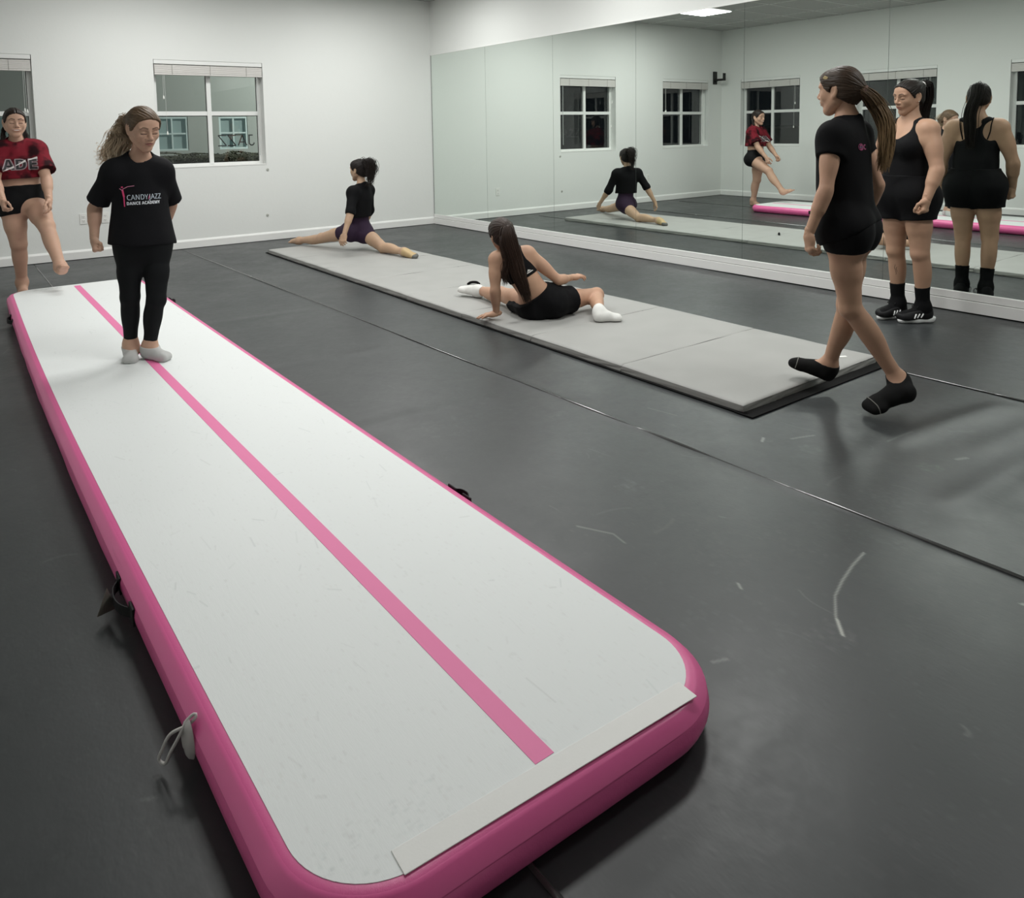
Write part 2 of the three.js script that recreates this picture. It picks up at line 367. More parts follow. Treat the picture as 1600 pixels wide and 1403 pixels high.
M.floor = mat('#ffffff', { map: floorMap, specularIntensity: 0.85, roughness: 0.6, roughnessMap: floorRough, bumpMap: rep(grainB, 9), bumpScale: 0.0006 });
const RIDGES = [   // gentle folds left in the vinyl: [x0, z0, x1, z1, height, half width]
  [-2.62, 7.86, -1.78, 7.98, 0.010, 0.05], [-3.0, 8.26, -2.2, 8.30, 0.009, 0.06], [-2.45, 8.12, -1.75, 8.2, 0.006, 0.05],
  [-2.72, 1.10, -1.0, 1.12, 0.005, 0.04], [-2.60, 1.42, -0.4, 1.46, 0.004, 0.05], [-5.9, 3.22, -5.3, 3.03, 0.005, 0.05], [-6.4, 1.3, -5.6, 1.28, 0.004, 0.05],
  [-4.35, 5.19, -3.6, 5.23, 0.004, 0.045], [-4.4, 6.3, -3.55, 6.36, 0.0035, 0.05], [-4.3, 3.9, -3.55, 3.95, 0.0035, 0.05], [-1.3, 2.6, -0.3, 2.62, 0.004, 0.05],
];
{
  const fl = new THREE.Group(); fl.name = 'floor'; struct(fl); scene.add(fl);
  mesh('subfloor', box(W + 0.4, 0.12, D + 0.4, -W / 2, -0.066, D / 2), M.dark, fl);
  for (let s = 0; s < 4; s++) {
    const nx = 44, nz = 330, pos = [], uv = [], idx = [];
    for (let k = 0; k <= nz; k++) for (let i = 0; i <= nx; i++) {
      const z = 0.012 + (D - 0.02) * (k / nz), a = jointAt(s, z) + 0.004, b = jointAt(s + 1, z) - 0.004, u = i / nx;
      const uu = u < 0.5 ? 2 * u * u * 0.6 + u * 0.4 : 1 - (2 * (1 - u) * (1 - u) * 0.6 + (1 - u) * 0.4);
      const x = a + (b - a) * uu;
      let y = -0.002 + 0.0006 * noise(x * 3, z * 3, 4) + 0.0008 * noise(x * 0.9, z * 0.9, 9);
      for (const [x0, z0, x1, z1, h, wd] of RIDGES) {
        const dx = x1 - x0, dz = z1 - z0, l2 = dx * dx + dz * dz, t = ((x - x0) * dx + (z - z0) * dz) / l2;
        if (t < -0.1 || t > 1.1) continue;
        const d = ((x - x0) * dz - (z - z0) * dx) / Math.sqrt(l2) / wd;
        y += h * Math.exp(-d * d) * smooth(-0.1, 0.15, t) * (1 - smooth(0.85, 1.1, t));
      }
      const e = Math.min(x - a, b - x);                                 // the rolls' long edges curl up a little, unevenly
      if (s !== 0 || x > -5.4) y += Math.exp(-e / 0.012) * 0.004 * Math.max(0, 0.2 + noise(s * 17 + (x - a < b - x ? 3 : 0), z * 1.1, 2));
      pos.push(x, y, z); uv.push((x + W) / W, 1 - z / D);
    }
    for (let k = 0; k < nz; k++) for (let i = 0; i < nx; i++) { const p = i + (nx + 1) * k; idx.push(p, p + nx + 1, p + 1, p + 1, p + nx + 1, p + nx + 2); }
    const g = new THREE.BufferGeometry(); g.setAttribute('position', new THREE.Float32BufferAttribute(pos, 3)); g.setAttribute('uv', new THREE.Float32BufferAttribute(uv, 2)); g.setIndex(idx); g.computeVertexNormals();
    mesh('vinyl_roll', g, M.floor, fl);
  }
  // raised edges of the rolls: a thin glossy bead of vinyl that stands up more along some stretches
  const bead = mat(0, { lin: [0.05, 0.052, 0.05], roughness: 0.22, clearcoat: 1, clearcoatRoughness: 0.12 });
  for (const [s, ranges] of [[1, [[8.0, 8.7]]], [2, [[0.5, 4.2], [6.60, 7.04], [7.10, 7.50], [7.84, 8.9]]], [3, [[7.9, 8.6]]]]) {
    const g = tube(Array.from({ length: 60 }, (_, i) => { const z = 0.3 + (D - 0.5) * (i / 59); return V(jointAt(s, z), 0.0012 + 0.0008 * noise(z * 2, s, 1), z); }), 0.0055, 900, 6);
    const p = g.attributes.position, path = g.parameters.path, seg = 7;
    for (let i = 0; i < p.count; i++) {
      const q = path.getPointAt(Math.min(1, Math.floor(i / seg) / 900)), z = q.z;
      const fat = ranges.reduce((m, [a, b]) => (z > a && z < b ? Math.sin(Math.PI * (z - a) / (b - a)) : m), 0), k = 0.7 + 0.9 * Math.sqrt(fat) + 0.12 * noise(z * 9, s, 3);
      p.setXYZ(i, q.x + (p.getX(i) - q.x) * k, q.y + (p.getY(i) - q.y) * k * 0.8, z + (p.getZ(i) - z) * k);
    }
    g.computeVertexNormals();
    mesh('roll_edge', g, bead, fl);
  }
}

// ------------------------------------------------------------------ windows and blinds
const cordMat = mat('#d9dad6', { roughness: 0.5 }), tasselMat = mat('#f1f1ec', { roughness: 0.35 });
const blindMat = mat(0, { lin: [0.70, 0.68, 0.65], roughness: 0.5 });
let winN = 0;
function makeWindow(w, origin, turn, cordSide, blindLabel, opts = {}) {
  const h = WT - WB, g = new THREE.Group(); g.name = 'window_' + (++winN); struct(g); g.position.set(...origin); g.rotation.y = turn; scene.add(g);
  const zf = -0.135, d = 0.05, fw = 0.045;
  mesh('frame', join([box(w, fw, d, w / 2, fw / 2, zf, 0.003), box(w, fw, d, w / 2, h - fw / 2, zf, 0.003), box(fw, h - 2 * fw + 0.004, d - 0.002, fw / 2, h / 2, zf, 0.003), box(fw, h - 2 * fw + 0.004, d - 0.002, w - fw / 2, h / 2, zf, 0.003)]), M.pvc, g);
  mesh('mullion', box(0.05, h - 0.06, d, w / 2, h / 2, zf + 0.006, 0.003), M.pvc, g);
  mesh('transom', box(w - 0.06, 0.05, d - 0.006, w / 2, h / 2 + 0.012, zf + 0.004, 0.003), M.pvc, g);
  const hw = (w - 2 * fw - 0.05) / 2, hh = (h - 2 * fw - 0.05) / 2;
  for (const [ix, iy] of [[0, 0], [1, 0], [0, 1], [1, 1]]) {
    const x = fw + hw / 2 + ix * (hw + 0.05), y = fw + hh / 2 + iy * (hh + 0.05) + (iy ? 0.006 : 0.006);
    const p = mesh('pane', box(hw + 0.012, hh + 0.02, 0.006, x, y, zf - 0.008), M.glass, g);
    mesh('gasket', join([box(0.008, hh + 0.012, 0.008, x + hw / 2 - 0.001, y, zf - 0.001), box(0.008, hh + 0.012, 0.008, x - hw / 2 + 0.001, y, zf - 0.001), box(hw, 0.006, 0.008, x, y + hh / 2 + 0.002, zf - 0.001), box(hw, 0.006, 0.008, x, y - hh / 2 - 0.002, zf - 0.001)]), M.black, p);
  }
  mesh('window_sill', box(w - 0.004, 0.012, 0.112, w / 2, 0.006, -0.052, 0.003), M.trim, g);
  // raised blind: headrail, slats drawn up into a stack, cord and wand
  const b = thing('window_blind', blindLabel, 'blind', origin, turn);
  mesh('headrail', box(w - 0.012, 0.046, 0.05, w / 2, h - 0.024, -0.03, 0.003), M.pvc, b);
  const slats = []; for (let i = 0; i < 9; i++) slats.push(box(w - 0.02, 0.0095, 0.056, w / 2, h - 0.063 - i * 0.0105, -0.026 + 0.0016 * Math.sin(i * 2.3), 0.002));
  mesh('slat_stack', join(slats), blindMat, b);
  mesh('bottom_rail', box(w - 0.018, 0.018, 0.056, w / 2, h - 0.163, -0.026, 0.004), blindMat, b);
  for (const fx of [0.16, 0.5, 0.84]) mesh('ladder_tape', box(0.006, 0.115, 0.003, w * fx, h - 0.108, 0.003), mat('#9c9a95'), b);
  const cx = cordSide < 0 ? (opts.inset ?? 0.085) : w - (opts.inset ?? 0.085);
  for (const [dx, len] of [[-0.006, opts.c1 ?? 0.40], [0.006, opts.c2 ?? 0.82]]) {
    const c = mesh('cord', tube([[cx + dx, h - 0.04, -0.002], [cx + dx * 1.4, h - 0.04 - len / 2, 0.0], [cx + dx * 1.8, h - 0.04 - len, 0.0]], 0.0016, 8, 5), cordMat, b);
    mesh('tassel', new THREE.LatheGeometry([[0, 0], [0.009, 0.001], [0.0095, 0.010], [0.006, 0.036], [0.003, 0.042], [0, 0.042]].map(([x, y]) => new THREE.Vector2(x, y)), 12).translate(cx + dx * 1.8, h - 0.08 - len, 0), tasselMat, c);
  }
  const wx = cordSide < 0 ? w - 0.07 : 0.07;
  mesh('wand', tube([[wx, h - 0.05, -0.012], [wx, h * 0.5, -0.016], [wx, 0.12, -0.016]], 0.004, 6, 6), mat('#c4c9c6', { roughness: 0.25 }), b);
  return g;
}
makeWindow(BACK_WIN[0][1] - BACK_WIN[0][0], [BACK_WIN[0][0], WB, 0], 0, 1, 'raised white blind at top of the back wall window behind the red crop top', { inset: 0.075, c1: 0.52, c2: 0.53 });
const jazzWin = makeWindow(BACK_WIN[1][1] - BACK_WIN[1][0], [BACK_WIN[1][0], WB, 0], 0, -1, 'raised white blind over the back window lettered on its glass', { inset: 0.105, c1: 0.37, c2: 0.78 });
LEFT_WIN.forEach(([a, b], i) => makeWindow(b - a, [-W, WB, b], Math.PI / 2, i === 0 ? -1 : -1, ['raised blind on the side wall window nearest the corner, seen in mirror', 'raised blind on the side window mirrored behind the woman\'s head', 'raised blind on the side window mirrored at the right edge'][i], { inset: 0.1, c1: 0.42, c2: 0.84 }));
{
  // vinyl letters on the lettered pane, made to be read from the street: x runs leftwards as seen from inside
  const th = 0.014, bar = (x0, y0, x1, y1) => { const dx = x1 - x0, dy = y1 - y0, l = Math.hypot(dx, dy); return box(l + th * 0.4, th, 0.001).rotateZ(Math.atan2(dy, dx)).translate((x0 + x1) / 2, (y0 + y1) / 2, 0); };
  const hgt = 0.125, hook = Array.from({ length: 9 }, (_, i) => { const q = -Math.PI * i / 8; return [0.034 + 0.030 * Math.cos(q), 0.030 + 0.030 * Math.sin(q)]; });
  const J = [bar(0.064, hgt, 0.064, 0.03), bar(0.02, hgt, 0.07, hgt), ...hook.slice(1).map((p, i) => bar(...hook[i], ...p))];
  const A = [bar(0, 0, 0.052, hgt), bar(0.052, hgt, 0.104, 0), bar(0.02, 0.042, 0.084, 0.042)], Z = () => [bar(0, hgt, 0.092, hgt), bar(0.092, hgt, 0, 0), bar(0, 0, 0.096, 0)];
  const at = (list, x) => list.map((q) => q.translate(x, 0, 0));
  const g = join([...at(J, 0), ...at(A, 0.098), ...at(Z(), 0.232), ...at(Z(), 0.348)]).rotateY(Math.PI).translate(1.258 - 0.088, 0.245, -0.149);
  mesh('window_lettering', g, mat('#101418', { roughness: 0.5 }), jazzWin);
}

// ------------------------------------------------------------------ small fixtures on the walls
function outlet(x, y, label, name = 'wall_outlet') {
  const t = thing(name, label, 'outlet', [x, y, 0]);
  mesh('cover_plate', box(0.072, 0.116, 0.006, 0, 0, 0.003, 0.002), M.plate, t);
  for (const dy of [0.024, -0.024]) {
    const s = mesh('socket', box(0.034, 0.03, 0.003, 0, dy, 0.0065, 0.0012), M.plate, t);
    mesh('slot', join([box(0.003, 0.01, 0.001, -0.007, dy + 0.002, 0.0083), box(0.003, 0.008, 0.001, 0.007, dy + 0.002, 0.0083), box(0.004, 0.004, 0.001, 0, dy - 0.009, 0.0083)]), M.black, s);
  }
  return t;
}
outlet(-4.49, 0.44, 'white wall outlet left of the pair below the back windows');
outlet(-4.275, 0.437, 'white wall outlet right of the pair, behind the girl on the track');
outlet(-1.145, 0.39, 'lone white wall outlet near the corner, seen in the mirror');
{
  const t = thing('wall_bracket', 'small black wall bracket with a projecting arm beside the corner window', 'bracket', [-6.335, 2.25, 0]);
  mesh('wall_plate', box(0.1, 0.24, 0.028, 0, 0, 0.015, 0.006), M.black, t);
  mesh('arm', join([box(0.05, 0.04, 0.2, 0, -0.04, 0.12, 0.006), tube([[0, -0.075, 0.03], [0, -0.04, 0.1]], 0.01, 6, 8)]), M.black, t);
  mesh('end_plate', box(0.07, 0.14, 0.02, 0, 0.01, 0.225, 0.005), M.black, t);
}

for (const [x, y, label] of [[-2.418, 0.888, 'tiny grey screw plug in the back wall just under the lettered window'], [-2.445, 0.318, 'tiny grey screw plug low on the back wall right of the track']]) {
  const t = thing('screw_plug', label, 'screw plug', [x, y, 0]);
  mesh('rosette', new THREE.CylinderGeometry(0.016, 0.019, 0.006, 20).rotateX(Math.PI / 2).translate(0, 0, 0.003), mat('#b9bab3', { roughness: 0.6 }), t);
  mesh('screw', new THREE.CylinderGeometry(0.005, 0.005, 0.012, 12).rotateX(Math.PI / 2).translate(0, 0, 0.010), mat('#9a9b94', { roughness: 0.4 }), t);
}

// ------------------------------------------------------------------ outdoors at night
{
  struct(mesh('yard_ground', box(60, 0.1, 46, -4, -0.25, -10), mat('#2a2c2a', { roughness: 0.9 })));
  const t = thing('neighbouring_building', 'grey neighbouring building with teal lit windows beyond the back windows', 'building', [0, -0.2, -9]);
  const holes = [[-1.72, 0.99, -1.03, 1.76], [-0.33, 0.99, 0.34, 1.76], [-5.3, 1.0, -4.5, 1.8]];
  const wallShape = panelWithHoles(13.4, 6.2, holes.map(([a, b, c, d]) => [a + 7.6, b + 0.2, c + 7.6, d + 0.2]), 0.3).translate(-7.6, 0, 0);
  mesh('facade', wallShape, mat(0, { lin: [0.36, 0.40, 0.37], roughness: 0.9, bumpMap: rep(grainA, 1), bumpScale: 0.004 }), t);
  const fr = mat(0, { lin: [0.58, 0.72, 0.70], roughness: 0.5 }), pane = mat(0, { lin: [0.20, 0.26, 0.25], roughness: 0.35, emissive: new THREE.Color(0.035, 0.06, 0.057), emissiveIntensity: 1 });
  for (const [a, b, c, d] of holes) {
    const w = c - a, h = d - b, f = mesh('window', join([box(w, 0.045, 0.06, 0, h / 2 - 0.02, 0), box(w, 0.045, 0.06, 0, -h / 2 + 0.02, 0), box(0.045, h - 0.004, 0.056, w / 2 - 0.021, 0, 0), box(0.045, h - 0.004, 0.056, -w / 2 + 0.021, 0, 0), box(0.035, h - 0.01, 0.05, 0, 0, 0), box(w - 0.01, 0.035, 0.046, 0, 0, 0)]).translate((a + c) / 2, (b + d) / 2 + 0.2, -0.04), fr, t);
    mesh('pane', box(w - 0.02, h - 0.02, 0.02, (a + c) / 2, (b + d) / 2 + 0.2, -0.09), pane, f);
  }
  // clipped hedge in front of it
  const hedge = thing('hedge', 'low clipped dark hedge along the foot of the neighbouring building', 'hedge', [-1.8, -0.2, -6.3]);
  const r = rng(41), pos = [], col = [], idx = [];
  const core = new RoundedBoxGeometry(9.0, 1.12, 0.7, 6, 0.12).translate(0, 0.58, 0);
  mesh('branches', core, mat(0, { lin: [0.045, 0.05, 0.03], roughness: 1 }), hedge);
  for (let i = 0; i < 16000; i++) {
    const u = r(), face = r(), x = (r() - 0.5) * 9.1, y = face < 0.35 ? 1.16 + 0.05 * noise(x * 4, 1, 1) : 0.05 + r() * 1.12, z = face < 0.35 ? (r() - 0.5) * 0.76 : 0.37 + 0.04 * noise(x * 5, y * 5, 2);
    const a = r() * 6.283, b = r() * 3, s = 0.011 + r() * 0.013, e1 = [Math.cos(a) * s, Math.sin(a) * Math.sin(b) * s, Math.cos(b) * s * 0.6], e2 = [-Math.sin(a) * s * 0.5, Math.cos(a) * s * 0.5, Math.sin(b) * s * 0.4], n = pos.length / 3, tone = 0.8 + 0.4 * u;
    for (const [p, q] of [[-1, 0], [0, -1], [1, 0], [0, 1]]) { pos.push(x + e1[0] * p + e2[0] * q, y + e1[1] * p + e2[1] * q, z + e1[2] * p + e2[2] * q); col.push(0.075 * tone, 0.085 * tone, 0.045 * tone); }
    idx.push(n, n + 1, n + 2, n, n + 2, n + 3);
  }
  const fg = new THREE.BufferGeometry(); fg.setAttribute('position', new THREE.Float32BufferAttribute(pos, 3)); fg.setAttribute('color', new THREE.Float32BufferAttribute(col, 3)); fg.setIndex(idx); fg.computeVertexNormals();
  mesh('leaves', fg, mat('#ffffff', { vertexColors: true, roughness: 0.7 }), hedge).userData.kind = 'stuff';
  // yard lamp on a post
  const lp = thing('yard_lamp', 'tall yard lamp post lighting the neighbouring facade, outside the windows\' view', 'lamp', [YARD_LAMP.pos[0], -0.2, YARD_LAMP.pos[2]]);
  mesh('post', tube([[0, 0, 0], [0, 2.5, 0], [0, 4.75, 0]], 0.05, 8, 10), M.dark, lp);
  mesh('lamp_head', box(0.34, 0.09, 0.3, 0, 4.86, -0.02, 0.02), M.dark, lp);
  mesh('lens', box(0.24, 0.02, 0.2, 0, 4.805, -0.02, 0.005), mat('#ffffff', { emissive: YARD_LAMP.color, emissiveIntensity: 4 }), lp);
  const L = new THREE.SpotLight(YARD_LAMP.color, YARD_LAMP.power, 0, 0.92, 0.5, 2); L.position.set(YARD_LAMP.pos[0], YARD_LAMP.pos[1] - 0.06, YARD_LAMP.pos[2]); L.target.position.set(-2.5, 1.5, -9); L.castShadow = true; L.shadow.radius = 5; scene.add(L, L.target);
  // parked car seen dimly through the side window in the mirror
  const car = thing('parked_car', 'dark parked car outside the side window, seen dimly in the mirror', 'car', [-11.6, -0.2, -2.3], 0.15);
  const prof = new THREE.Shape(); prof.moveTo(-2.1, 0.28); prof.lineTo(-2.15, 0.72); prof.quadraticCurveTo(-2.0, 0.92, -1.25, 0.96); prof.lineTo(-0.55, 1.40); prof.quadraticCurveTo(0.3, 1.52, 1.1, 1.40); prof.lineTo(1.75, 1.02); prof.quadraticCurveTo(2.1, 0.98, 2.12, 0.7); prof.lineTo(2.1, 0.28); prof.lineTo(-2.1, 0.28);
  mesh('car_body', new THREE.ExtrudeGeometry(prof, { depth: 1.6, bevelEnabled: true, bevelSize: 0.06, bevelThickness: 0.08, bevelSegments: 3 }).translate(0, 0, -0.8).rotateY(Math.PI / 2), mat('#5d6668', { roughness: 0.3, metalness: 0.4 }), car);
  const win = new THREE.Shape(); win.moveTo(-1.1, 0.98); win.lineTo(-0.5, 1.34); win.quadraticCurveTo(0.3, 1.44, 1.0, 1.34); win.lineTo(1.45, 1.02); win.lineTo(-1.1, 0.98);
  mesh('side_window', new THREE.ExtrudeGeometry(win, { depth: 1.78, bevelEnabled: false }).translate(0, 0, -0.89).rotateY(Math.PI / 2), mat('#0c1213', { roughness: 0.1 }), car);
  for (const z of [-1.3, 1.3]) for (const x of [-0.8, 0.8]) mesh('wheel', new THREE.CylinderGeometry(0.33, 0.33, 0.22, 24).rotateZ(Math.PI / 2).translate(x, 0.33, z), M.black, car);
}

// ------------------------------------------------------------------ inflatable track: white top, pink bulging sides
{
  const t = thing('air_track', 'long pink and white inflatable tumbling track on the dark floor', 'tumbling track', [-4.95, 0, 5.6]);
  const X0 = -5.345 + 4.95, X1 = -4.42 + 4.95, Z0 = 2.205 - 5.6, Z1 = 8.366 - 5.6, R = 0.165, TH = 0.105, BUL = 0.05;
  const ring = [];                                                      // [x, z, nx, nz] along the edge of the white top
  const arc = (cx, cz, a0) => { for (let i = 0; i <= 14; i++) { const a = a0 + (Math.PI / 2) * (i / 14); ring.push([cx + R * Math.cos(a), cz + R * Math.sin(a), Math.cos(a), Math.sin(a)]); } };
  const line = (x0, z0, x1, z1, nx, nz, n) => { for (let i = 1; i < n; i++) ring.push([x0 + (x1 - x0) * i / n, z0 + (z1 - z0) * i / n, nx, nz]); };
  arc(X1 - R, Z1 - R, 0); line(X1 - R, Z1, X0 + R, Z1, 0, 1, 14);
  arc(X0 + R, Z1 - R, Math.PI / 2); line(X0, Z1 - R, X0, Z0 + R, -1, 0, 90);
  arc(X0 + R, Z0 + R, Math.PI); line(X0 + R, Z0, X1 - R, Z0, 0, -1, 14);
  arc(X1 - R, Z0 + R, Math.PI * 1.5); line(X1, Z0 + R, X1, Z1 - R, 1, 0, 90);
  const bow = (x, z) => x - 0.030 * Math.sin(Math.PI * Math.min(1, Math.max(0, (z - Z0) / (Z1 - Z0)))) * smooth(0.35, -0.39, x) - 0.006 * Math.sin(Math.PI * (z - Z0) / (Z1 - Z0)) + 0.018 * (1 - (z - Z0) / (Z1 - Z0)) * smooth(0.35, -0.39, x);
  const zs = (x, z) => z + (z > 2.3 ? -0.018 * smooth(0.5, -0.39, x) : 0);
  const pos = [], idx = [], uv = [], NP = 18, n = ring.length;
  for (let i = 0; i <= n; i++) {
    const [x, z, nx, nz] = ring[i % n], seam = Math.abs(nx) < 0.99 || true;
    for (let j = 0; j <= NP; j++) {
      const f = Math.PI * (j / NP), wr = 1 + 0.05 * noise(i * 0.31, j * 0.5, 7) * Math.sin(f);
      const o = BUL * Math.sin(f) * wr, y = TH / 2 + (TH / 2) * Math.cos(f);
      pos.push(bow(x, z) + nx * o, y, zs(x, z) + nz * o); uv.push(i * 0.1, j * 0.02);
    }
  }
  for (let i = 0; i < n; i++) for (let j = 0; j < NP; j++) { const a = i * (NP + 1) + j, b = a + NP + 1; idx.push(a, a + 1, b, b, a + 1, b + 1); }
  const sg = new THREE.BufferGeometry(); sg.setAttribute('position', new THREE.Float32BufferAttribute(pos, 3)); sg.setAttribute('uv', new THREE.Float32BufferAttribute(uv, 2)); sg.setIndex(idx); sg.computeVertexNormals();
  const pink = mat(0, { lin: [0.74, 0.125, 0.33], roughness: 0.36, bumpMap: rep(grainB, 2), bumpScale: 0.0005 });
  mesh('side_wall', sg, pink, t);
  // welded band where top and side overlap, a little proud of the bulge
  const bp = [], bi = [], pf = [0.10, 0.16, 0.34, 0.36];
  for (let i = 0; i <= n; i++) {
    const [x, z, nx, nz] = ring[i % n];
    pf.forEach((f, j) => { const e = j === 0 || j === 3 ? 0 : 0.0022, a = f * Math.PI, o = (BUL + e) * Math.sin(a), y = TH / 2 + (TH / 2 + e) * Math.cos(a); bp.push(bow(x, z) + nx * o, y, zs(x, z) + nz * o); });
  }
  for (let i = 0; i < n; i++) for (let j = 0; j < 3; j++) { const a = i * 4 + j, b = a + 4; bi.push(a, a + 1, b, b, a + 1, b + 1); }
  const bg = new THREE.BufferGeometry(); bg.setAttribute('position', new THREE.Float32BufferAttribute(bp, 3)); bg.setIndex(bi); bg.computeVertexNormals();
  mesh('weld_band', bg, pink, t);
  const topTex = canvasTex(512, 2048, (g, w, h) => {
    const r = rng(9); g.fillStyle = '#e4e7e6'; g.fillRect(0, 0, w, h);
    for (let i = 0; i < 5200; i++) { const b = 150 + r() * 60; g.fillStyle = `rgba(${b},${b + 2},${b},0.06)`; g.fillRect(r() * w, r() * h, 1 + r() * 3, 1 + r() * 5); }
    for (let i = 0; i < 160; i++) { g.strokeStyle = `rgba(120,125,125,${0.04 + r() * 0.08})`; g.lineWidth = 1 + r() * 2; const x = r() * w, y = r() * h, a = r() * 6.28, l = 6 + r() * 28; g.beginPath(); g.moveTo(x, y); g.lineTo(x + Math.cos(a) * l * 0.6, y + Math.sin(a) * l); g.stroke(); }
    for (let i = 0; i < 420; i++) { const x = w * (0.16 + 0.22 * r()), y = h * (0.004 + 0.012 * r()); g.fillStyle = `rgba(130,134,134,${0.03 + 0.06 * r()})`; g.fillRect(x, y, 2 + r() * 10, 1 + r() * 3); }   // shoe dirt at the far end
    for (let i = 0; i < 160; i++) { const x = w * (0.02 + 0.28 * r()), y = h * (0.972 + 0.026 * r()); g.fillStyle = `rgba(120,128,132,${0.02 + 0.05 * r()})`; g.fillRect(x, y, 1 + r() * 7, 1 + r() * 2); }
  });
  const topShape = new THREE.Shape(ring.map(([x, z]) => new THREE.Vector2(bow(x, z), -zs(x, z))));
  const tg = new THREE.ExtrudeGeometry(topShape, { depth: 0.0016, bevelEnabled: false }).rotateX(-Math.PI / 2).translate(0, TH - 0.0004, 0);
  { const p = tg.attributes.position, u = new Float32Array(p.count * 2); for (let i = 0; i < p.count; i++) { u[2 * i] = (p.getX(i) - X0) / (X1 - X0); u[2 * i + 1] = 1 - (p.getZ(i) - Z0) / (Z1 - Z0); } tg.setAttribute('uv', new THREE.BufferAttribute(u, 2)); }
  mesh('top_sheet', tg, mat('#ffffff', { map: topTex, roughness: 0.55, bumpMap: rep(grainB, 6), bumpScale: 0.0004 }), t);
  mesh('base_sheet', box(X1 - X0 - 0.06, 0.004, Z1 - Z0 - 0.06, (X0 + X1) / 2, 0.003, (Z0 + Z1) / 2), pink, t);
  mesh('center_stripe', box(0.047, 0.0012, 6.03, 0.073, TH + 0.0014, -0.305), mat(0, { lin: [0.80, 0.17, 0.385], roughness: 0.5 }), t);
  const vel = box(0.70, 0.0022, 0.052, 0, TH + 0.0022, 0, 0.0008).rotateY(-0.05).translate(0.089, 0, 2.742);
  mesh('end_strip', metricUV(vel), mat(0, { lin: [0.88, 0.875, 0.85], roughness: 0.95, bumpMap: rep(grainA, 3), bumpScale: 0.0015 }), t);
  // webbing handles sewn to both sides
  const strap = mat('#0d0d0e', { roughness: 0.75 });
  const handle = (z, side, up, len) => {
    const xe = side < 0 ? bow(X0, z) : bow(X1, z), sh = new THREE.CatmullRomCurve3([V(xe + side * (BUL - 0.004), up, z - len), V(xe + side * (BUL + 0.020), up + 0.002, z - len * 0.55), V(xe + side * (BUL + 0.027), up, z), V(xe + side * (BUL + 0.020), up + 0.002, z + len * 0.55), V(xe + side * (BUL - 0.004), up, z + len)]);
    const p = [], ix = [], N = 22;
    for (let i = 0; i <= N; i++) { const q = sh.getPoint(i / N), tn = sh.getTangent(i / N), nx = -tn.z, nz = tn.x; for (const [dy, dn] of [[-0.014, -0.0015], [0.014, -0.0015], [0.014, 0.0015], [-0.014, 0.0015]]) p.push(q.x + nx * dn, q.y + dy, q.z + nz * dn); }
    for (let i = 0; i < N; i++) for (let j = 0; j < 4; j++) { const a = 4 * i + j, b = 4 * i + (j + 1) % 4; ix.push(a, b, a + 4, b, b + 4, a + 4); }
    const g = new THREE.BufferGeometry(); g.setAttribute('position', new THREE.Float32BufferAttribute(p, 3)); g.setIndex(ix);
    const f = g.toNonIndexed(); f.computeVertexNormals();
    const m = mesh('handle', f, strap, t);
    for (const e of [-1, 1]) mesh('patch', box(0.006, 0.05, 0.05, xe + side * (BUL * 0.985), up, z + e * len, 0.002), strap, m);
  };
  handle(3.07 - 5.6, -1, 0.05, 0.09); handle(7.13 - 5.6, -1, 0.05, 0.09);
  handle(3.27 - 5.6, 1, 0.066, 0.045); handle(7.25 - 5.6, 1, 0.066, 0.045);
  // folded cloth label beside the near left handle
  const lb = new THREE.Shape([[0, 0], [0.062, 0.012], [0.026, 0.074]].map(([x, y]) => new THREE.Vector2(x, y)));
  mesh('label_tab', new THREE.ExtrudeGeometry(lb, { depth: 0.002, bevelEnabled: false }).rotateY(-2.6).translate(X0 - BUL - 0.035, 0.012, 7.10 - 5.6), mat('#6d6a62', { roughness: 0.7 }), t);
  // air valve: recessed grey cap with its tethered cover folded down
  const vz = 7.77 - 5.6, vx = bow(X0, vz) - BUL * 0.98;
  const valve = mesh('valve', new THREE.LatheGeometry([[0, 0.016], [0.010, 0.016], [0.016, 0.012], [0.024, 0.012], [0.030, 0.008], [0.034, 0.0]].map(([x, y]) => new THREE.Vector2(x, y)), 28).rotateZ(Math.PI / 2).scale(1, 1.25, 1).translate(vx, 0.058, vz), mat('#b9b4b2', { roughness: 0.4 }), t);
  mesh('valve_tether', tube([[vx - 0.012, 0.086, vz - 0.004], [vx - 0.036, 0.078, vz - 0.012], [vx - 0.052, 0.044, vz - 0.022], [vx - 0.058, 0.020, vz - 0.028], [vx - 0.050, 0.016, vz - 0.016], [vx - 0.040, 0.042, vz - 0.006], [vx - 0.026, 0.068, vz + 0.0], [vx - 0.012, 0.086, vz - 0.004]], 0.0036, 60, 7, true), mat('#c9c6c3', { roughness: 0.4 }), valve);
}

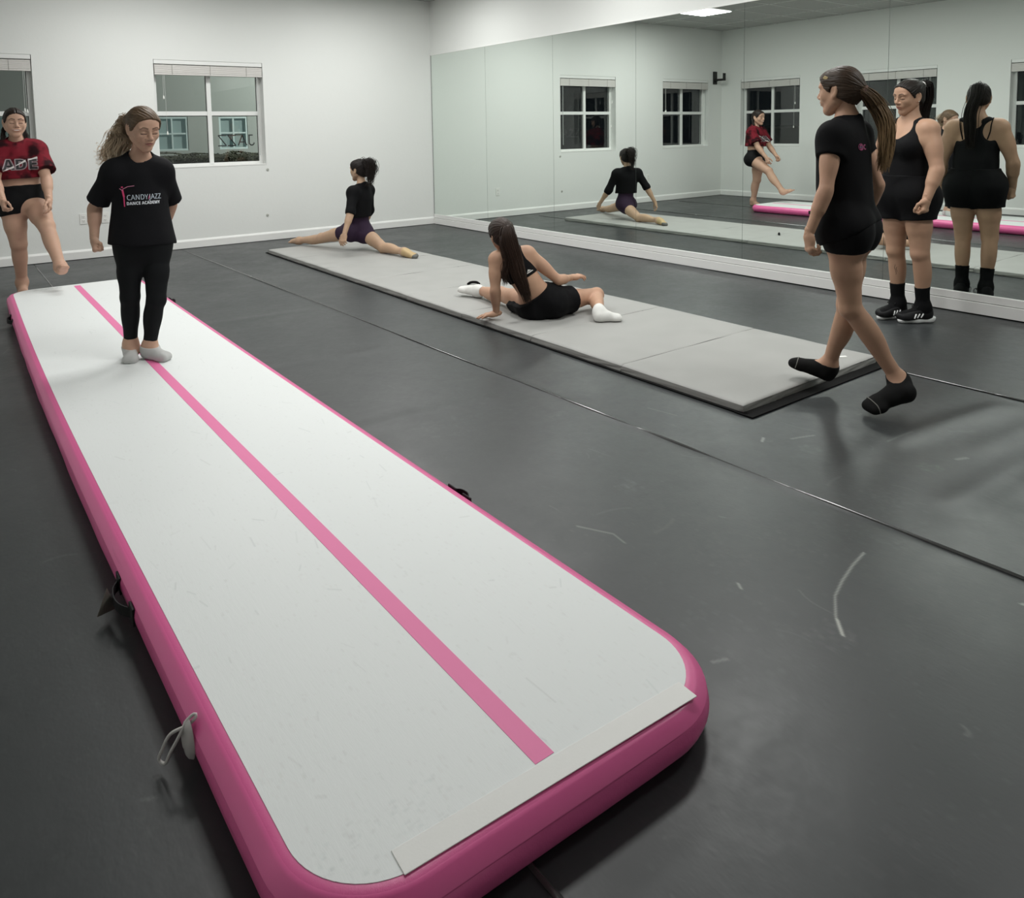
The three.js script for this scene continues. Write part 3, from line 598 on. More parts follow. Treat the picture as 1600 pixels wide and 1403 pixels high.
// ------------------------------------------------------------------ folding tumbling mat of eight vinyl covered panels
{
  const L = 6.262, WD = 1.207, TH = 0.044, N = 8, pl = L / N;
  const t = thing('folding_mat', 'long light grey folding tumbling mat lying before the mirror', 'mat', [-2.813, 0, 1.015]);
  const vinyl = mat('#ffffff', { vertexColors: true, roughness: 0.58, bumpMap: rep(grainB, 5), bumpScale: 0.0005 });
  for (let i = 0; i < N; i++) {
    const nx = 40, nz = 28, pos = [], col = [], idx = [], vid = [], uv = [];
    const a = i * pl + (i ? 0.0012 : 0), b = (i + 1) * pl - (i < N - 1 ? 0.0012 : 0);
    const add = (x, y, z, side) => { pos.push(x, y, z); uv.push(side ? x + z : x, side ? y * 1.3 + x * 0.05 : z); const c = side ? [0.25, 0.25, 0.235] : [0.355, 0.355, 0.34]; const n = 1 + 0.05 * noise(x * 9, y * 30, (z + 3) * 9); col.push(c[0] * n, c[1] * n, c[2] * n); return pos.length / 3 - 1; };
    const grid = [];
    for (let k = 0; k <= nz; k++) for (let j = 0; j <= nx; j++) {
      const u = j / nx, w = k / nz, x = WD * (0.5 - 0.5 * Math.cos(Math.PI * u)), z = a + (b - a) * (0.5 - 0.5 * Math.cos(Math.PI * w));
      const ex = Math.min(x, WD - x), ez = Math.min(z - a, b - z);
      const y = TH - 0.010 * Math.exp(-ex / 0.008) - (i > 0 && z - a < 0.1 || i < N - 1 && b - z < 0.1 ? 0.003 : 0.008) * Math.exp(-ez / 0.006) + 0.0018 * noise(x * 4 + i, z * 4, 3) + 0.001 * noise(x * 11, z * 11, 8);
      grid.push(add(x, y, z, false));
    }
    for (let k = 0; k < nz; k++) for (let j = 0; j < nx; j++) { const p = grid[j + (nx + 1) * k], q = grid[j + 1 + (nx + 1) * k], r = grid[j + (nx + 1) * (k + 1)], s = grid[j + 1 + (nx + 1) * (k + 1)]; idx.push(p, r, q, q, r, s); }
    // puckered sides
    const wall = (fx, fz, n, flipIt, deep) => {
      const rows = 7, id = [];
      for (let s = 0; s <= n; s++) for (let r = 0; r <= rows; r++) {
        const x0 = fx(s / n), z0 = fz(s / n), v = r / rows, out = 0.008 * v * (1.25 - 0.5 * v);
        const run = (fx(1) - fx(0)) ? x0 : z0;
        const crease = deep ? 0.0022 * noise(run * 9 + v * 2, v * 1.6, i) + 0.0030 * Math.max(0, noise(run * 4, 1, i + 5) - 0.15) * noise(run * 38, v * 1.2, i) : 0.001 * noise(run * 14 + v * 2, v * 2, i);
        const u_ = s / n, endA = fx(1) - fx(0) || i === 0 ? smooth(0, 0.02, u_ * (fx(1) - fx(0) ? WD : b - a)) : 1, endB = fx(1) - fx(0) || i === N - 1 ? smooth(0, 0.02, (1 - u_) * (fx(1) - fx(0) ? WD : b - a)) : 1;
        const o = (out + crease * Math.min(1, v * 3)) * endA * endB, nx_ = fx(1) - fx(0) ? 0 : flipIt ? -1 : 1, nz_ = fx(1) - fx(0) ? (flipIt ? 1 : -1) : 0;
        id.push(add(x0 + nx_ * o * (deep || fx(1) === fx(0) || true ? 1 : 0), (TH - 0.010) * (1 - v) + 0.002 * v, z0 + nz_ * o, true));
      }
      for (let s = 0; s < n; s++) for (let r = 0; r < rows; r++) { const p = id[r + (rows + 1) * s], q = id[r + (rows + 1) * (s + 1)], m = p + 1, l = q + 1; if (flipIt) idx.push(p, m, q, q, m, l); else idx.push(p, q, m, q, l, m); }
    };
    wall(() => 0, (u) => a + (b - a) * u, 60, true, true);
    wall(() => WD, (u) => a + (b - a) * u, 60, false, true);
    if (i === N - 1) wall((u) => WD * u, () => b, 70, true, true); else wall((u) => WD * u, () => b, 12, true, false);
    if (i === 0) wall((u) => WD * u, () => a, 70, false, true); else wall((u) => WD * u, () => a, 12, false, false);
    const g = new THREE.BufferGeometry(); g.setAttribute('position', new THREE.Float32BufferAttribute(pos, 3)); g.setAttribute('uv', new THREE.Float32BufferAttribute(uv, 2)); g.setAttribute('color', new THREE.Float32BufferAttribute(col, 3)); g.setIndex(idx); g.computeVertexNormals();
    mesh('panel', g, vinyl, t);
  }
  const strip = mat(0, { lin: [0.006, 0.006, 0.006], roughness: 0.85, specularIntensity: 0.3 });
  mesh('base_strip', box(0.035, 0.006, L + 0.06, -0.004, 0.003, L / 2, 0.002), strip, t);
  mesh('base_strip', box(WD + 0.05, 0.006, 0.1, WD / 2, 0.003, L + 0.018, 0.002), strip, t);
  mesh('label_tag', box(0.05, 0.0012, 0.022, 0, 0, 0, 0.0004).rotateY(-0.5).translate(1.037, TH + 0.0012, 6.159), mat('#f2f2ee', { roughness: 0.5 }), t);
  mesh('carry_loop', tube([[0.585, TH - 0.001, 3.12], [0.605, TH + 0.016, 3.135], [0.648, TH + 0.016, 3.166], [0.668, TH - 0.001, 3.18]], 0.011, 14, 8), strip, t);
}


// ------------------------------------------------------------------ people
// A figure is set out as joints (metres, world axes). Body: one skin surface; hair and clothing are its children.
const skinMat = mat('#ffffff', { vertexColors: true, roughness: 0.52, specularIntensity: 0.6, bumpMap: null });
function frames(J) {
  const up = nrm3(sub3(J.neck, J.pelvis)), lc = orth3(sub3(J.LS, J.RS), nrm3(sub3(J.neck, J.waist))), lp = orth3(sub3(J.LH, J.RH), nrm3(sub3(J.waist, J.pelvis)));
  const uc = nrm3(sub3(J.neck, J.waist)), upv = nrm3(sub3(J.waist, J.pelvis));
  return { lc, uc, fc: crs3(lc, uc), lp, up: upv, fp: crs3(lp, upv), all: up };
}
// grouped primitives of the trunk and limbs; g holds girths
function trunk(J, g, A, d = 0) {
  const { lc, uc, fc, lp, up, fp } = A, wl = nrm3(mix3(lc, lp, 0.5)), wu = nrm3(mix3(uc, up, 0.5)), wf = crs3(wl, wu), s = g.s;
  const out = [
    ell(J.pelvis, [g.hip, 0.115 * s, g.hipD], 0.06 * s, [lp, up, fp]),
    ell(J.waist, [g.waist, 0.125 * s, g.waistD], 0.07 * s, [wl, wu, wf]),
    ell(J.chest, [g.chest, 0.15 * s, g.chestD], 0.07 * s, [lc, uc, fc]),
    cone(mix3(J.RS, J.LS, 0.12), mix3(J.RS, J.LS, 0.88), 0.046 * s, 0.046 * s, 0.05 * s),
    cone(cmb(J.neck, fc, -0.012 * s, uc, 0.01 * s), mix3(J.neck, J.LS, 0.72), 0.040 * s, 0.036 * s, 0.05 * s),
    cone(cmb(J.neck, fc, -0.012 * s, uc, 0.01 * s), mix3(J.neck, J.RS, 0.72), 0.040 * s, 0.036 * s, 0.05 * s),
  ];
  for (const k of [1, -1]) out.push(ell(cmb(J.pelvis, lp, k * g.hip * 0.46, fp, -g.hipD * 0.52, up, -0.035 * s), [g.hip * 0.56, 0.098 * s, g.hipD * 0.72], 0.035 * s, [lp, up, fp]));
  if (g.bust) for (const k of [1, -1]) out.push(ell(cmb(J.chest, lc, k * g.chest * 0.46, fc, g.chestD * 0.62, uc, -0.012 * s), [g.bust, g.bust * 1.05, g.bust], 0.035 * s, [lc, uc, fc]));
  if (g.belly) out.push(ell(cmb(J.waist, wf, g.waistD * 0.35, wu, -0.03 * s), [g.waist * 0.8, 0.11 * s, g.belly], 0.06 * s, [wl, wu, wf]));
  return d ? out.map((q) => grow(q, d)) : out;
}
function neckPrims(J, g, A) {
  return [cone(cmb(J.neck, A.uc, -0.02 * g.s), cmb(J.head, J.hUp, -0.02 * g.s, J.hFwd, -0.022 * g.s), (g.neck ?? 0.048) * g.s, (g.neck ?? 0.048) * 0.96 * g.s, 0.04 * g.s)];
}
function armPrims(J, g, side, d = 0) {
  const S = J[side + 'S'], E = J[side + 'E'], Wr = J[side + 'W'], [a, b, c] = g.arm;
  const ax = nrm3(sub3(E, S)), out = [
    ball(S, a * 1.06, 0.025), cone(S, E, a, b, 0.014), ell(mix3(S, E, 0.42), [a * 1.02, len3(sub3(E, S)) * 0.34, a * 1.02], 0.03, [orth3([0.3, 0.2, 1], ax), ax, crs3(orth3([0.3, 0.2, 1], ax), ax)]),
    cone(E, Wr, b * 0.98, c, 0.008), cone(mix3(E, Wr, 0.14), mix3(E, Wr, 0.42), b * 1.02, b * 0.93, 0.02),
  ];
  return d ? out.map((q) => grow(q, d)) : out;
}
function legPrims(J, g, side, d = 0) {
  const Hp = J[side + 'H'], K = J[side + 'K'], An = J[side + 'A'], [a, b, c, e] = g.leg;
  const th = nrm3(sub3(K, Hp)), sh = nrm3(sub3(An, K)), toe = nrm3(sub3(J[side + 'T'], J[side + 'Hl']));
  let fwd = add3(toe, sh, -dot3(toe, sh)); fwd = len3(fwd) > 0.2 ? nrm3(fwd) : nrm3(add3(J[side + 'kf'] || [0, 0, 1], sh, -dot3(J[side + 'kf'] || [0, 0, 1], sh)));
  if (J[side + 'kf']) fwd = orth3(J[side + 'kf'], sh);
  const L = len3(sub3(An, K)), lat = crs3(fwd, sh), out = [
    cone(Hp, mix3(Hp, K, 0.55), a, (a * 0.52 + b * 0.5), 0.04), cone(mix3(Hp, K, 0.5), K, (a * 0.53 + b * 0.5), b, 0.02),
    ball(cmb(K, fwd, b * 0.16), b * 0.90, 0.018),
    cone(K, An, b * 0.92, e, 0.012),
    ell(cmb(mix3(K, An, 0.32), fwd, -c * 0.42), [c * 0.82, L * 0.30, c * 0.80], 0.035, [lat, sh, fwd]),
  ];
  return d ? out.map((q) => grow(q, d)) : out;
}
function footFrame(J, side) {
  const Hl = J[side + 'Hl'], T = J[side + 'T'], dir = nrm3(sub3(T, Hl)), up = J[side + 'fu'] || orth3(sub3(J[side + 'A'], Hl), dir);
  return { Hl, T, dir, up: orth3(up, dir), lat: crs3(orth3(up, dir), dir), L: len3(sub3(T, Hl)) };
}
function footPrims(J, g, side, toes, d = 0) {
  const { Hl, dir, up, lat, L } = footFrame(J, side), An = J[side + 'A'], k = L / 0.225, m = side === 'L' ? -1 : 1;   // lat points to the foot's left
  const P = (x, y, z) => cmb(Hl, dir, x * L, up, y * k, lat, z * k * m);
  const out = [
    ball(P(0.13, 0.030, 0), 0.030 * k, 0.025), cone(An, P(0.16, 0.036, 0), g.leg[3] * 1.02, 0.031 * k, 0.03), cone(An, P(0.46, 0.036, 0.004), g.leg[3] * 0.9, 0.025 * k, 0.04),
    cone(P(0.2, 0.028, 0.0), P(0.66, 0.022, 0.0), 0.029 * k, 0.024 * k, 0.03), cone(P(0.7, 0.019, 0.022), P(0.68, 0.017, -0.024), 0.020 * k, 0.016 * k, 0.025),
    cone(P(0.42, 0.034, 0.008), P(0.72, 0.022, 0.012), 0.026 * k, 0.019 * k, 0.03),
  ];
  if (toes) [[0.025, 0.96, 0.0125], [0.009, 0.965, 0.009], [-0.004, 0.935, 0.0085], [-0.016, 0.90, 0.008], [-0.027, 0.85, 0.0085]].forEach(([z, x, r]) => out.push(cone(P(0.74, 0.016, z * 0.92), P(x, 0.012, z), r * 1.02 * k, r * k, 0.005)));
  else out.push(cone(P(0.86, 0.018, 0.018), P(0.82, 0.016, -0.018), 0.018 * k, 0.0155 * k, 0.03));
  return d ? out.map((q) => grow(q, d)) : out;
}
const soleClip = (J, side, off = 0) => { const f = footFrame(J, side); return { p: add3(f.Hl, f.up, -off), n: f.up.map((v) => -v), k: 0.006 }; };
// hand in world space: wrist, direction of the fingers, palm normal, five curls (thumb first), side
function handField(Wr, dir, palm, side, curls, s = 1, rw = 0.026) {
  const d = nrm3(dir), pn = orth3(palm, d), across = crs3(d, pn), th = side === 'L' ? across.map((v) => -v) : across;     // towards the thumb
  const P = (x, y, z) => cmb(Wr, d, x * s, th, y * s, pn, z * s), groups = [];
  groups.push({ prims: [
    cone(P(-0.02, 0, 0), P(0.012, 0, 0), rw, 0.024 * s, 0.02, pn, 1.25),
    cone(P(0.018, 0.012, 0), P(0.076, 0.024, 0), 0.017 * s, 0.0125 * s, 0.02, pn, 1.12), cone(P(0.018, 0.002, 0), P(0.080, 0.004, 0), 0.018 * s, 0.0125 * s, 0.02, pn, 1.12),
    cone(P(0.018, -0.008, 0), P(0.072, -0.026, 0), 0.018 * s, 0.012 * s, 0.02, pn, 1.12), ell(P(0.03, 0.022, 0.010), [0.022 * s, 0.015 * s, 0.015 * s], 0.015, [d, th, pn]), ell(P(0.036, -0.020, 0.008), [0.024 * s, 0.012 * s, 0.012 * s], 0.015, [d, th, pn]),
  ] });
  const rot = (v, ang) => cmb([0, 0, 0], d, dot3(v, d) * Math.cos(ang) - dot3(v, pn) * Math.sin(ang), pn, dot3(v, d) * Math.sin(ang) + dot3(v, pn) * Math.cos(ang), th, dot3(v, th));
  const F = [[0.026, 0.066, 0.0086, 0.10], [0.0085, 0.074, 0.0089, 0.02], [-0.0095, 0.068, 0.0085, -0.05], [-0.0265, 0.054, 0.0076, -0.14]];
  F.forEach(([y, len, r, sp], i) => {
    const prims = [], c = curls[i + 1]; let p = P(i === 1 ? 0.080 : i === 3 ? 0.068 : 0.076, y, 0), v = nrm3(cmb(d, th, sp * (1 - 0.5 * c)));
    [0.46, 0.30, 0.24].forEach((f, j) => { v = rot(v, c * [1.25, 1.5, 1.0][j] + 0.05); const q = add3(p, v, len * f * s); prims.push(cone(p, q, r * s * (1.04 - 0.09 * j), r * s * (0.97 - 0.09 * j), 0.004)); p = q; });
    groups.push({ prims, anchor: P(0.074, y, 0), ka: 0.012 * s, r0: 0.010 * s, r1: 0.026 * s });
  });
  const c = curls[0], t0 = P(0.022, 0.028, 0.006), tv = nrm3(cmb(d, d, -0.35, th, 0.72 - 0.5 * c, pn, 0.2 + 0.85 * c)), t1 = add3(t0, tv, 0.036 * s), tv2 = nrm3(cmb(tv, tv, -0.5 * c, d, 0.45, th, -0.85 * c, pn, 0.1 - 0.35 * c)), t2 = add3(t1, tv2, 0.032 * s), tv3 = nrm3(cmb(tv2, th, -0.25 - 0.4 * c, d, 0.2)), t3 = add3(t2, tv3, 0.022 * s);
  groups.push({ prims: [cone(t0, t1, 0.0125 * s, 0.0105 * s, 0.006), cone(t1, t2, 0.0105 * s, 0.0095 * s, 0.005), cone(t2, t3, 0.0095 * s, 0.0078 * s, 0.005)], anchor: t0, ka: 0.02 * s, r0: 0.014 * s, r1: 0.034 * s });
  return { groups };
}
// head, in its own axes: x to its left, y up, z forward, origin in the middle; height 0.22 from chin to crown
function headField(o = {}) {
  const jw = o.jaw ?? 1, sm = o.smile ?? 0;
  const prims = [
    ell([0, 0.028, -0.012], [0.0725, 0.084, 0.093], 0.03), ell([0, -0.018, 0.026], [0.060, 0.082, 0.062], 0.04),
    cone([0.044 * jw, -0.050, 0.004], [0.012, -0.096, 0.060], 0.023, 0.017, 0.035), cone([-0.044 * jw, -0.050, 0.004], [-0.012, -0.096, 0.060], 0.023, 0.017, 0.035),
    ell([0, -0.098, 0.066], [0.018, 0.015, 0.015], 0.02), ell([0, 0.048, 0.050], [0.056, 0.040, 0.036], 0.03),
    ell([0.036, -0.022, 0.060], [0.024, 0.024, 0.020], 0.025), ell([-0.036, -0.022, 0.060], [0.024, 0.024, 0.020], 0.025),
    ell([0.026, 0.026, 0.079], [0.026, 0.0075, 0.010], 0.018), ell([-0.026, 0.026, 0.079], [0.026, 0.0075, 0.010], 0.018),
    cone([0, 0.014, 0.088], [0, -0.022, 0.1085], 0.0075, 0.0105, 0.012), ell([0.0115, -0.029, 0.096], [0.0085, 0.0072, 0.010], 0.008), ell([-0.0115, -0.029, 0.096], [0.0085, 0.0072, 0.010], 0.008), ell([0, -0.028, 0.104], [0.0095, 0.0085, 0.0095], 0.008),
    ell([0, -0.052, 0.080], [0.030, 0.020, 0.016], 0.02),
    ell([0, -0.0525, 0.0945], [0.021 + 0.008 * sm, 0.0052, 0.0070], 0.006), ell([0, -0.0635, 0.0925], [0.018 + 0.006 * sm, 0.0062, 0.0075], 0.006),
  ];
  const subs = [ell([0.031, 0.006, 0.0965], [0.017, 0.011, 0.0135], 0.014), ell([-0.031, 0.006, 0.0965], [0.017, 0.011, 0.0135], 0.014), ell([0, -0.0580 + 0.002 * sm, 0.103], [0.021 + 0.01 * sm, 0.0012 + 0.003 * sm, 0.0065], 0.004)];
  const groups = [{ prims, subs }, { prims: [ell([0.0305, 0.0045, 0.0775], [0.0155, 0.0105, 0.0115], 0.006), ell([-0.0305, 0.0045, 0.0775], [0.0155, 0.0105, 0.0115], 0.006)], k: 0.006 }];
  for (const s of [1, -1]) {
    const a = [nrm3([0.9, 0, 0.42 * s].map((v, i) => (i === 2 ? v : v))), nrm3([0, 1, -0.18]), [0, 0, 1]]; a[2] = crs3(a[0], a[1]);
    groups.push({ prims: [ell([0.0755 * s, -0.004, -0.008], [0.009, 0.031, 0.019], 0.01, a), ball([0.074 * s, -0.030, -0.001], 0.0085, 0.012)], subs: [ell([0.086 * s, 0.002, -0.003], [0.008, 0.017, 0.009], 0.006, a)], k: 0.012 });
  }
  return { groups };
}
function headColor(tone, o = {}) {
  const lip = o.lip ?? [tone[0] * 0.72, tone[1] * 0.48, tone[2] * 0.5], brow = o.brow ?? [0.03, 0.018, 0.012], lash = [0.018, 0.011, 0.009], sm = o.smile ?? 0;
  return (x, y, z) => {
    let c = tone.map((v, i) => v * (1 + 0.05 * noise(x * 60, y * 60, z * 60)) * (i === 0 ? 1 + 0.03 * noise(x * 25, y * 25, 5) : 1));
    const ax = Math.abs(x);
    if (z > 0.06) {
      const by = 0.0275 + 0.006 * smooth(0.008, 0.034, ax) - 0.010 * smooth(0.036, 0.054, ax);
      const bw = 0.0042 * (1 - 0.5 * smooth(0.03, 0.053, ax)); if (ax > 0.010 && ax < 0.053) c = mix3(c, brow, 0.85 * (1 - smooth(bw * 0.6, bw * 1.3, Math.abs(y - by))));
      const ly = -0.0025 - 0.0035 * (1 - ((ax - 0.0305) / 0.0165) ** 2); if (Math.abs(ax - 0.0305) < 0.0165) c = mix3(c, lash, 0.9 * (1 - smooth(0.0014, 0.0034, Math.abs(y - ly))));
      const mw = 0.0235 + 0.008 * sm, my = -0.0585 + sm * 0.007 * (ax / mw) ** 2;
      if (ax < mw) {
        const e = 1 - (ax / mw) ** 2, up = 0.0095 * e * (1 - 0.22 * (1 - smooth(0.0, 0.006, ax))), dn = 0.0105 * e;
        if (y < my + up && y > my - dn) c = mix3(c, lip, 0.85 * (1 - smooth(0.65, 1, y > my ? (y - my) / up : (my - y) / dn)));
        if (sm && Math.abs(y - my) < 0.0034 * e) c = [0.62, 0.58, 0.52]; else if (!sm && ax < mw * 0.86 && Math.abs(y - my) < 0.0010) c = mix3(c, [0.06, 0.02, 0.02], 0.8);
      }
    }
    if (z > 0.093 && Math.abs(ax - 0.0085) < 0.0042 && y < -0.0335 && y > -0.038) c = mix3(c, [0.05, 0.02, 0.015], 0.75);
    return c;
  };
}
// scalp of pulled-back hair in head axes; strands run towards the tie
function hairCapField(o = {}) {
  const t = o.tie ?? [0, 0.03, -0.11], th = o.thick ?? 0.009, hl = o.hairline ?? 0.072, part = o.part;
  const groups = [{ prims: [ell([0, 0.028, -0.012], [0.0725 + th, 0.084 + th, 0.093 + th], 0.03), ell([0, 0.048, 0.050], [0.056 + th, 0.040 + th, 0.036 + th], 0.03), ell([0, -0.018, 0.020], [0.060 + th, 0.082 + th, 0.056 + th], 0.04), ell([0, -0.03, -0.045], [0.058 + th * 0.6, 0.056, 0.045 + th * 0.6], 0.04), ball(mix3(t, [0, 0.02, -0.03], 0.18), 0.026, 0.05)],
    clips: [{ p: [0, hl, 0.082], n: nrm3([0, -0.52, 0.855]), k: 0.004 }, { p: [0, -0.030, -0.008], n: nrm3([0, -0.80, 0.60]), k: 0.006 }],
    subs: [ell([0, 0.022, 0.112], [o.foreW ?? 0.052, o.fore ?? 0.048, 0.056], 0.008), ell([0.082, -0.012, 0.002], [0.015, 0.032, 0.020], 0.004), ell([-0.082, -0.012, 0.002], [0.015, 0.032, 0.020], 0.004)] }];
  const ta = nrm3(t), e1 = orth3([1, 0, 0], ta), e2 = crs3(ta, e1);
  return { groups, warp: (x, y, z, d) => {
    const a = Math.atan2(dot3([x, y, z], e2), dot3([x, y, z], e1)), r = dot3([x, y, z], ta);
    let w = 0.0009 * Math.sin(a * 46 + 3 * noise(x * 30, y * 30, z * 30)) + 0.0013 * noise(a * 14, r * 8, 3) + 0.001 * noise(a * 50, r * 10, 8);
    if (part !== undefined) w += 0.004 * Math.exp(-(((x - part) / 0.0035) ** 2)) * smooth(-0.03, 0.02, z);
    return d + w;
  } };
}
function hairColor(root, tip, seed) { return (t, r, x, y, z) => { const n = 0.75 + 0.5 * r + 0.15 * noise(x * 40, y * 40, z * 40 + seed); return mix3(root, tip, t).map((v) => v * n); }; }
// a lock of many thin strands along a guide curve; width(t) is its half width
function strands(guide, width, count, r0, col, seed, o = {}) {
  const r = rng(seed), curve = new THREE.CatmullRomCurve3(guide.map((p) => V(...p))), seg = o.seg ?? 18, pos = [], cl = [], idx = [], sides = 4, flat = o.flat ?? 0.7;
  const up0 = nrm3(o.side ?? [1, 0, 0.2]);
  for (let s = 0; s < count; s++) {
    const a = r() * 6.283, q = Math.sqrt(r()), end = 1 - (o.ragged ?? 0.18) * r() * r(), ph = r() * 10, wav = (o.wave ?? 0.004) * (0.5 + r()), tone = r(), rr = r0 * (0.7 + 0.6 * r()), fly = r() < (o.fly ?? 0.04) ? 1 + 0.8 * r() : 1;
    for (let i = 0; i <= seg; i++) {
      const t = end * i / seg, p = curve.getPoint(t), tn = curve.getTangent(t).toArray(), e1 = orth3(up0, tn), e2 = crs3(tn, e1), w = width(t) * (i ? fly : 1);
      const c = [p.x, p.y, p.z], ca = Math.cos(a) * q * w + wav * t * Math.sin(t * (o.freq ?? 14) + ph), cb = Math.sin(a) * q * w * flat + wav * t * Math.cos(t * (o.freq ?? 14) * 0.9 + ph * 1.7);
      const m = cmb(c, e1, ca, e2, cb), rad = rr * (1 - 0.75 * smooth(0.75, 1, i / seg)) * (t < 0.02 ? 0.7 : 1), k = col(t, tone, ...m);
      for (let j = 0; j < sides; j++) { const b = j / sides * 6.283; const v = cmb(m, e1, Math.cos(b) * rad, e2, Math.sin(b) * rad); pos.push(...v); cl.push(...k); }
    }
    const base = pos.length / 3 - (seg + 1) * sides;
    for (let i = 0; i < seg; i++) for (let j = 0; j < sides; j++) { const A = base + i * sides + j, B = base + i * sides + (j + 1) % sides; idx.push(A, B, A + sides, B, B + sides, A + sides); }
  }
  const g = new THREE.BufferGeometry(); g.setAttribute('position', new THREE.Float32BufferAttribute(pos, 3)); g.setAttribute('color', new THREE.Float32BufferAttribute(cl, 3)); g.setIndex(idx); g.computeVertexNormals();
  return g;
}
const hairMat = mat('#ffffff', { vertexColors: true, roughness: 0.48, specularIntensity: 0.45 });
const clothWarp = (amp, f, seed, dir) => (x, y, z, d) => {                // soft folds and a fine ripple
  const n = noise(x * f + seed, y * f * 0.55, z * f), m = noise(x * f * 2.3, y * f * 1.2 + seed, z * f * 2.3);
  return d + amp * (n * (1 - 0.35 * Math.abs(n)) + 0.45 * m);
};
const knit = rep(grainB, 40);
const cloth = (lin, o = {}) => mat(0, { lin, roughness: 0.85, specularIntensity: 0.35, ...o });
const BLACK = [0.0038, 0.0038, 0.0046];

class Figure {
  constructor(label, J, g, o) {
    this.J = J; this.g = g; this.o = o; this.A = frames(J);
    const up = nrm3(J.hUp), f = orth3(J.hFwd, up); J.hUp = up; J.hFwd = f; this.hl = crs3(up, f);
    this.base = o.base; this.root = thing('person', label, 'person', o.base, 0);
    this.hm = new THREE.Matrix4().makeBasis(V(...this.hl), V(...up), V(...f)).scale(V(o.hs, o.hs, o.hs)).setPosition(...J.head);
    this.body();
  }
  local(g) { return g.translate(-this.base[0], -this.base[1], -this.base[2]); }
  hp(p) { const v = V(...p).applyMatrix4(this.hm); return [v.x, v.y, v.z]; }           // head axes -> world
  toWorld(g) { return g.applyMatrix4(this.hm); }
  field() {
    const { J, g, A, o } = this, groups = [{ prims: [...trunk(J, g, A), ...neckPrims(J, g, A)] }];
    for (const s of ['L', 'R']) groups.push({ prims: legPrims(J, g, s), anchor: J[s + 'H'], ka: 0.09 * g.s, r0: 0.12 * g.s, r1: 0.26 * g.s });
    for (const s of ['L', 'R']) groups.push({ prims: armPrims(J, g, s), anchor: J[s + 'S'], ka: 0.07 * g.s, r0: 0.07 * g.s, r1: 0.17 * g.s });
    for (const s of ['L', 'R']) groups.push({ prims: footPrims(J, g, s, o.bare && o.bare.includes(s)), clips: [soleClip(J, s)], anchor: J[s + 'A'], ka: 0.035, r0: 0.05, r1: 0.11 });
    return { groups };
  }
  body() {
    const { J, g, o } = this, tone = o.tone;
    this.F = this.field();
    const tint = (x, y, z) => { const n = 1 + 0.06 * noise(x * 9, y * 9, z * 9) + 0.03 * noise(x * 40, y * 40, z * 40); return [tone[0] * n, tone[1] * n * (1 - 0.02 * noise(x * 14, y * 14, z * 14)), tone[2] * n]; };
    const parts = [fieldMesh(this.F, o.cell ?? 0.007, tint)];
    const hf = headField(o.face || {}); parts.push(this.toWorld(fieldMesh(hf, (o.headCell ?? 0.0032) / o.hs, headColor(tone, o.face || {}))));
    for (const s of ['L', 'R']) { const h = J[s + 'hand']; parts.push(fieldMesh(handField(J[s + 'W'], h.dir, h.palm, s, h.curl, o.hand ?? 0.95, g.arm[2]), o.handCell ?? 0.0034, tint)); }
    mesh('body', this.local(mergeIndexed(parts)), skinMat, this.root);
  }
  wear(name, F, m, cell = 0.007, label, color) { const o = mesh(name, this.local(fieldMesh(F, cell, color)), m, this.root); if (label) o.userData.label = label; return o; }
  hair(o) {
    const c = hairColor(o.root, o.tip ?? o.root, 3), cap = fieldMesh(hairCapField(o), (o.cell ?? 0.0032) / this.o.hs, (x, y, z) => c(0, 0.3 + 0.35 * noise(Math.atan2(x, y) * 9, z * 12, 4), x * 2, y * 2, z * 2));
    mesh('hair', this.local(this.toWorld(cap)), hairMat, this.root);
  }
  lock(name, guide, width, count, r0, o) {                                // guide in world axes
    return mesh(name, this.local(strands(guide, width, count, r0, hairColor(o.root, o.tip ?? o.root, o.seed ?? 1), o.seed ?? 1, o)), hairMat, this.root);
  }
  part(name, g, m, parent) { return mesh(name, this.local(g), m, parent || this.root); }
  limbClip(a, b, t, keepStart = true) { const n = nrm3(sub3(b, a)); return { p: mix3(a, b, t), n: keepStart ? n : n.map((v) => -v) }; }
}
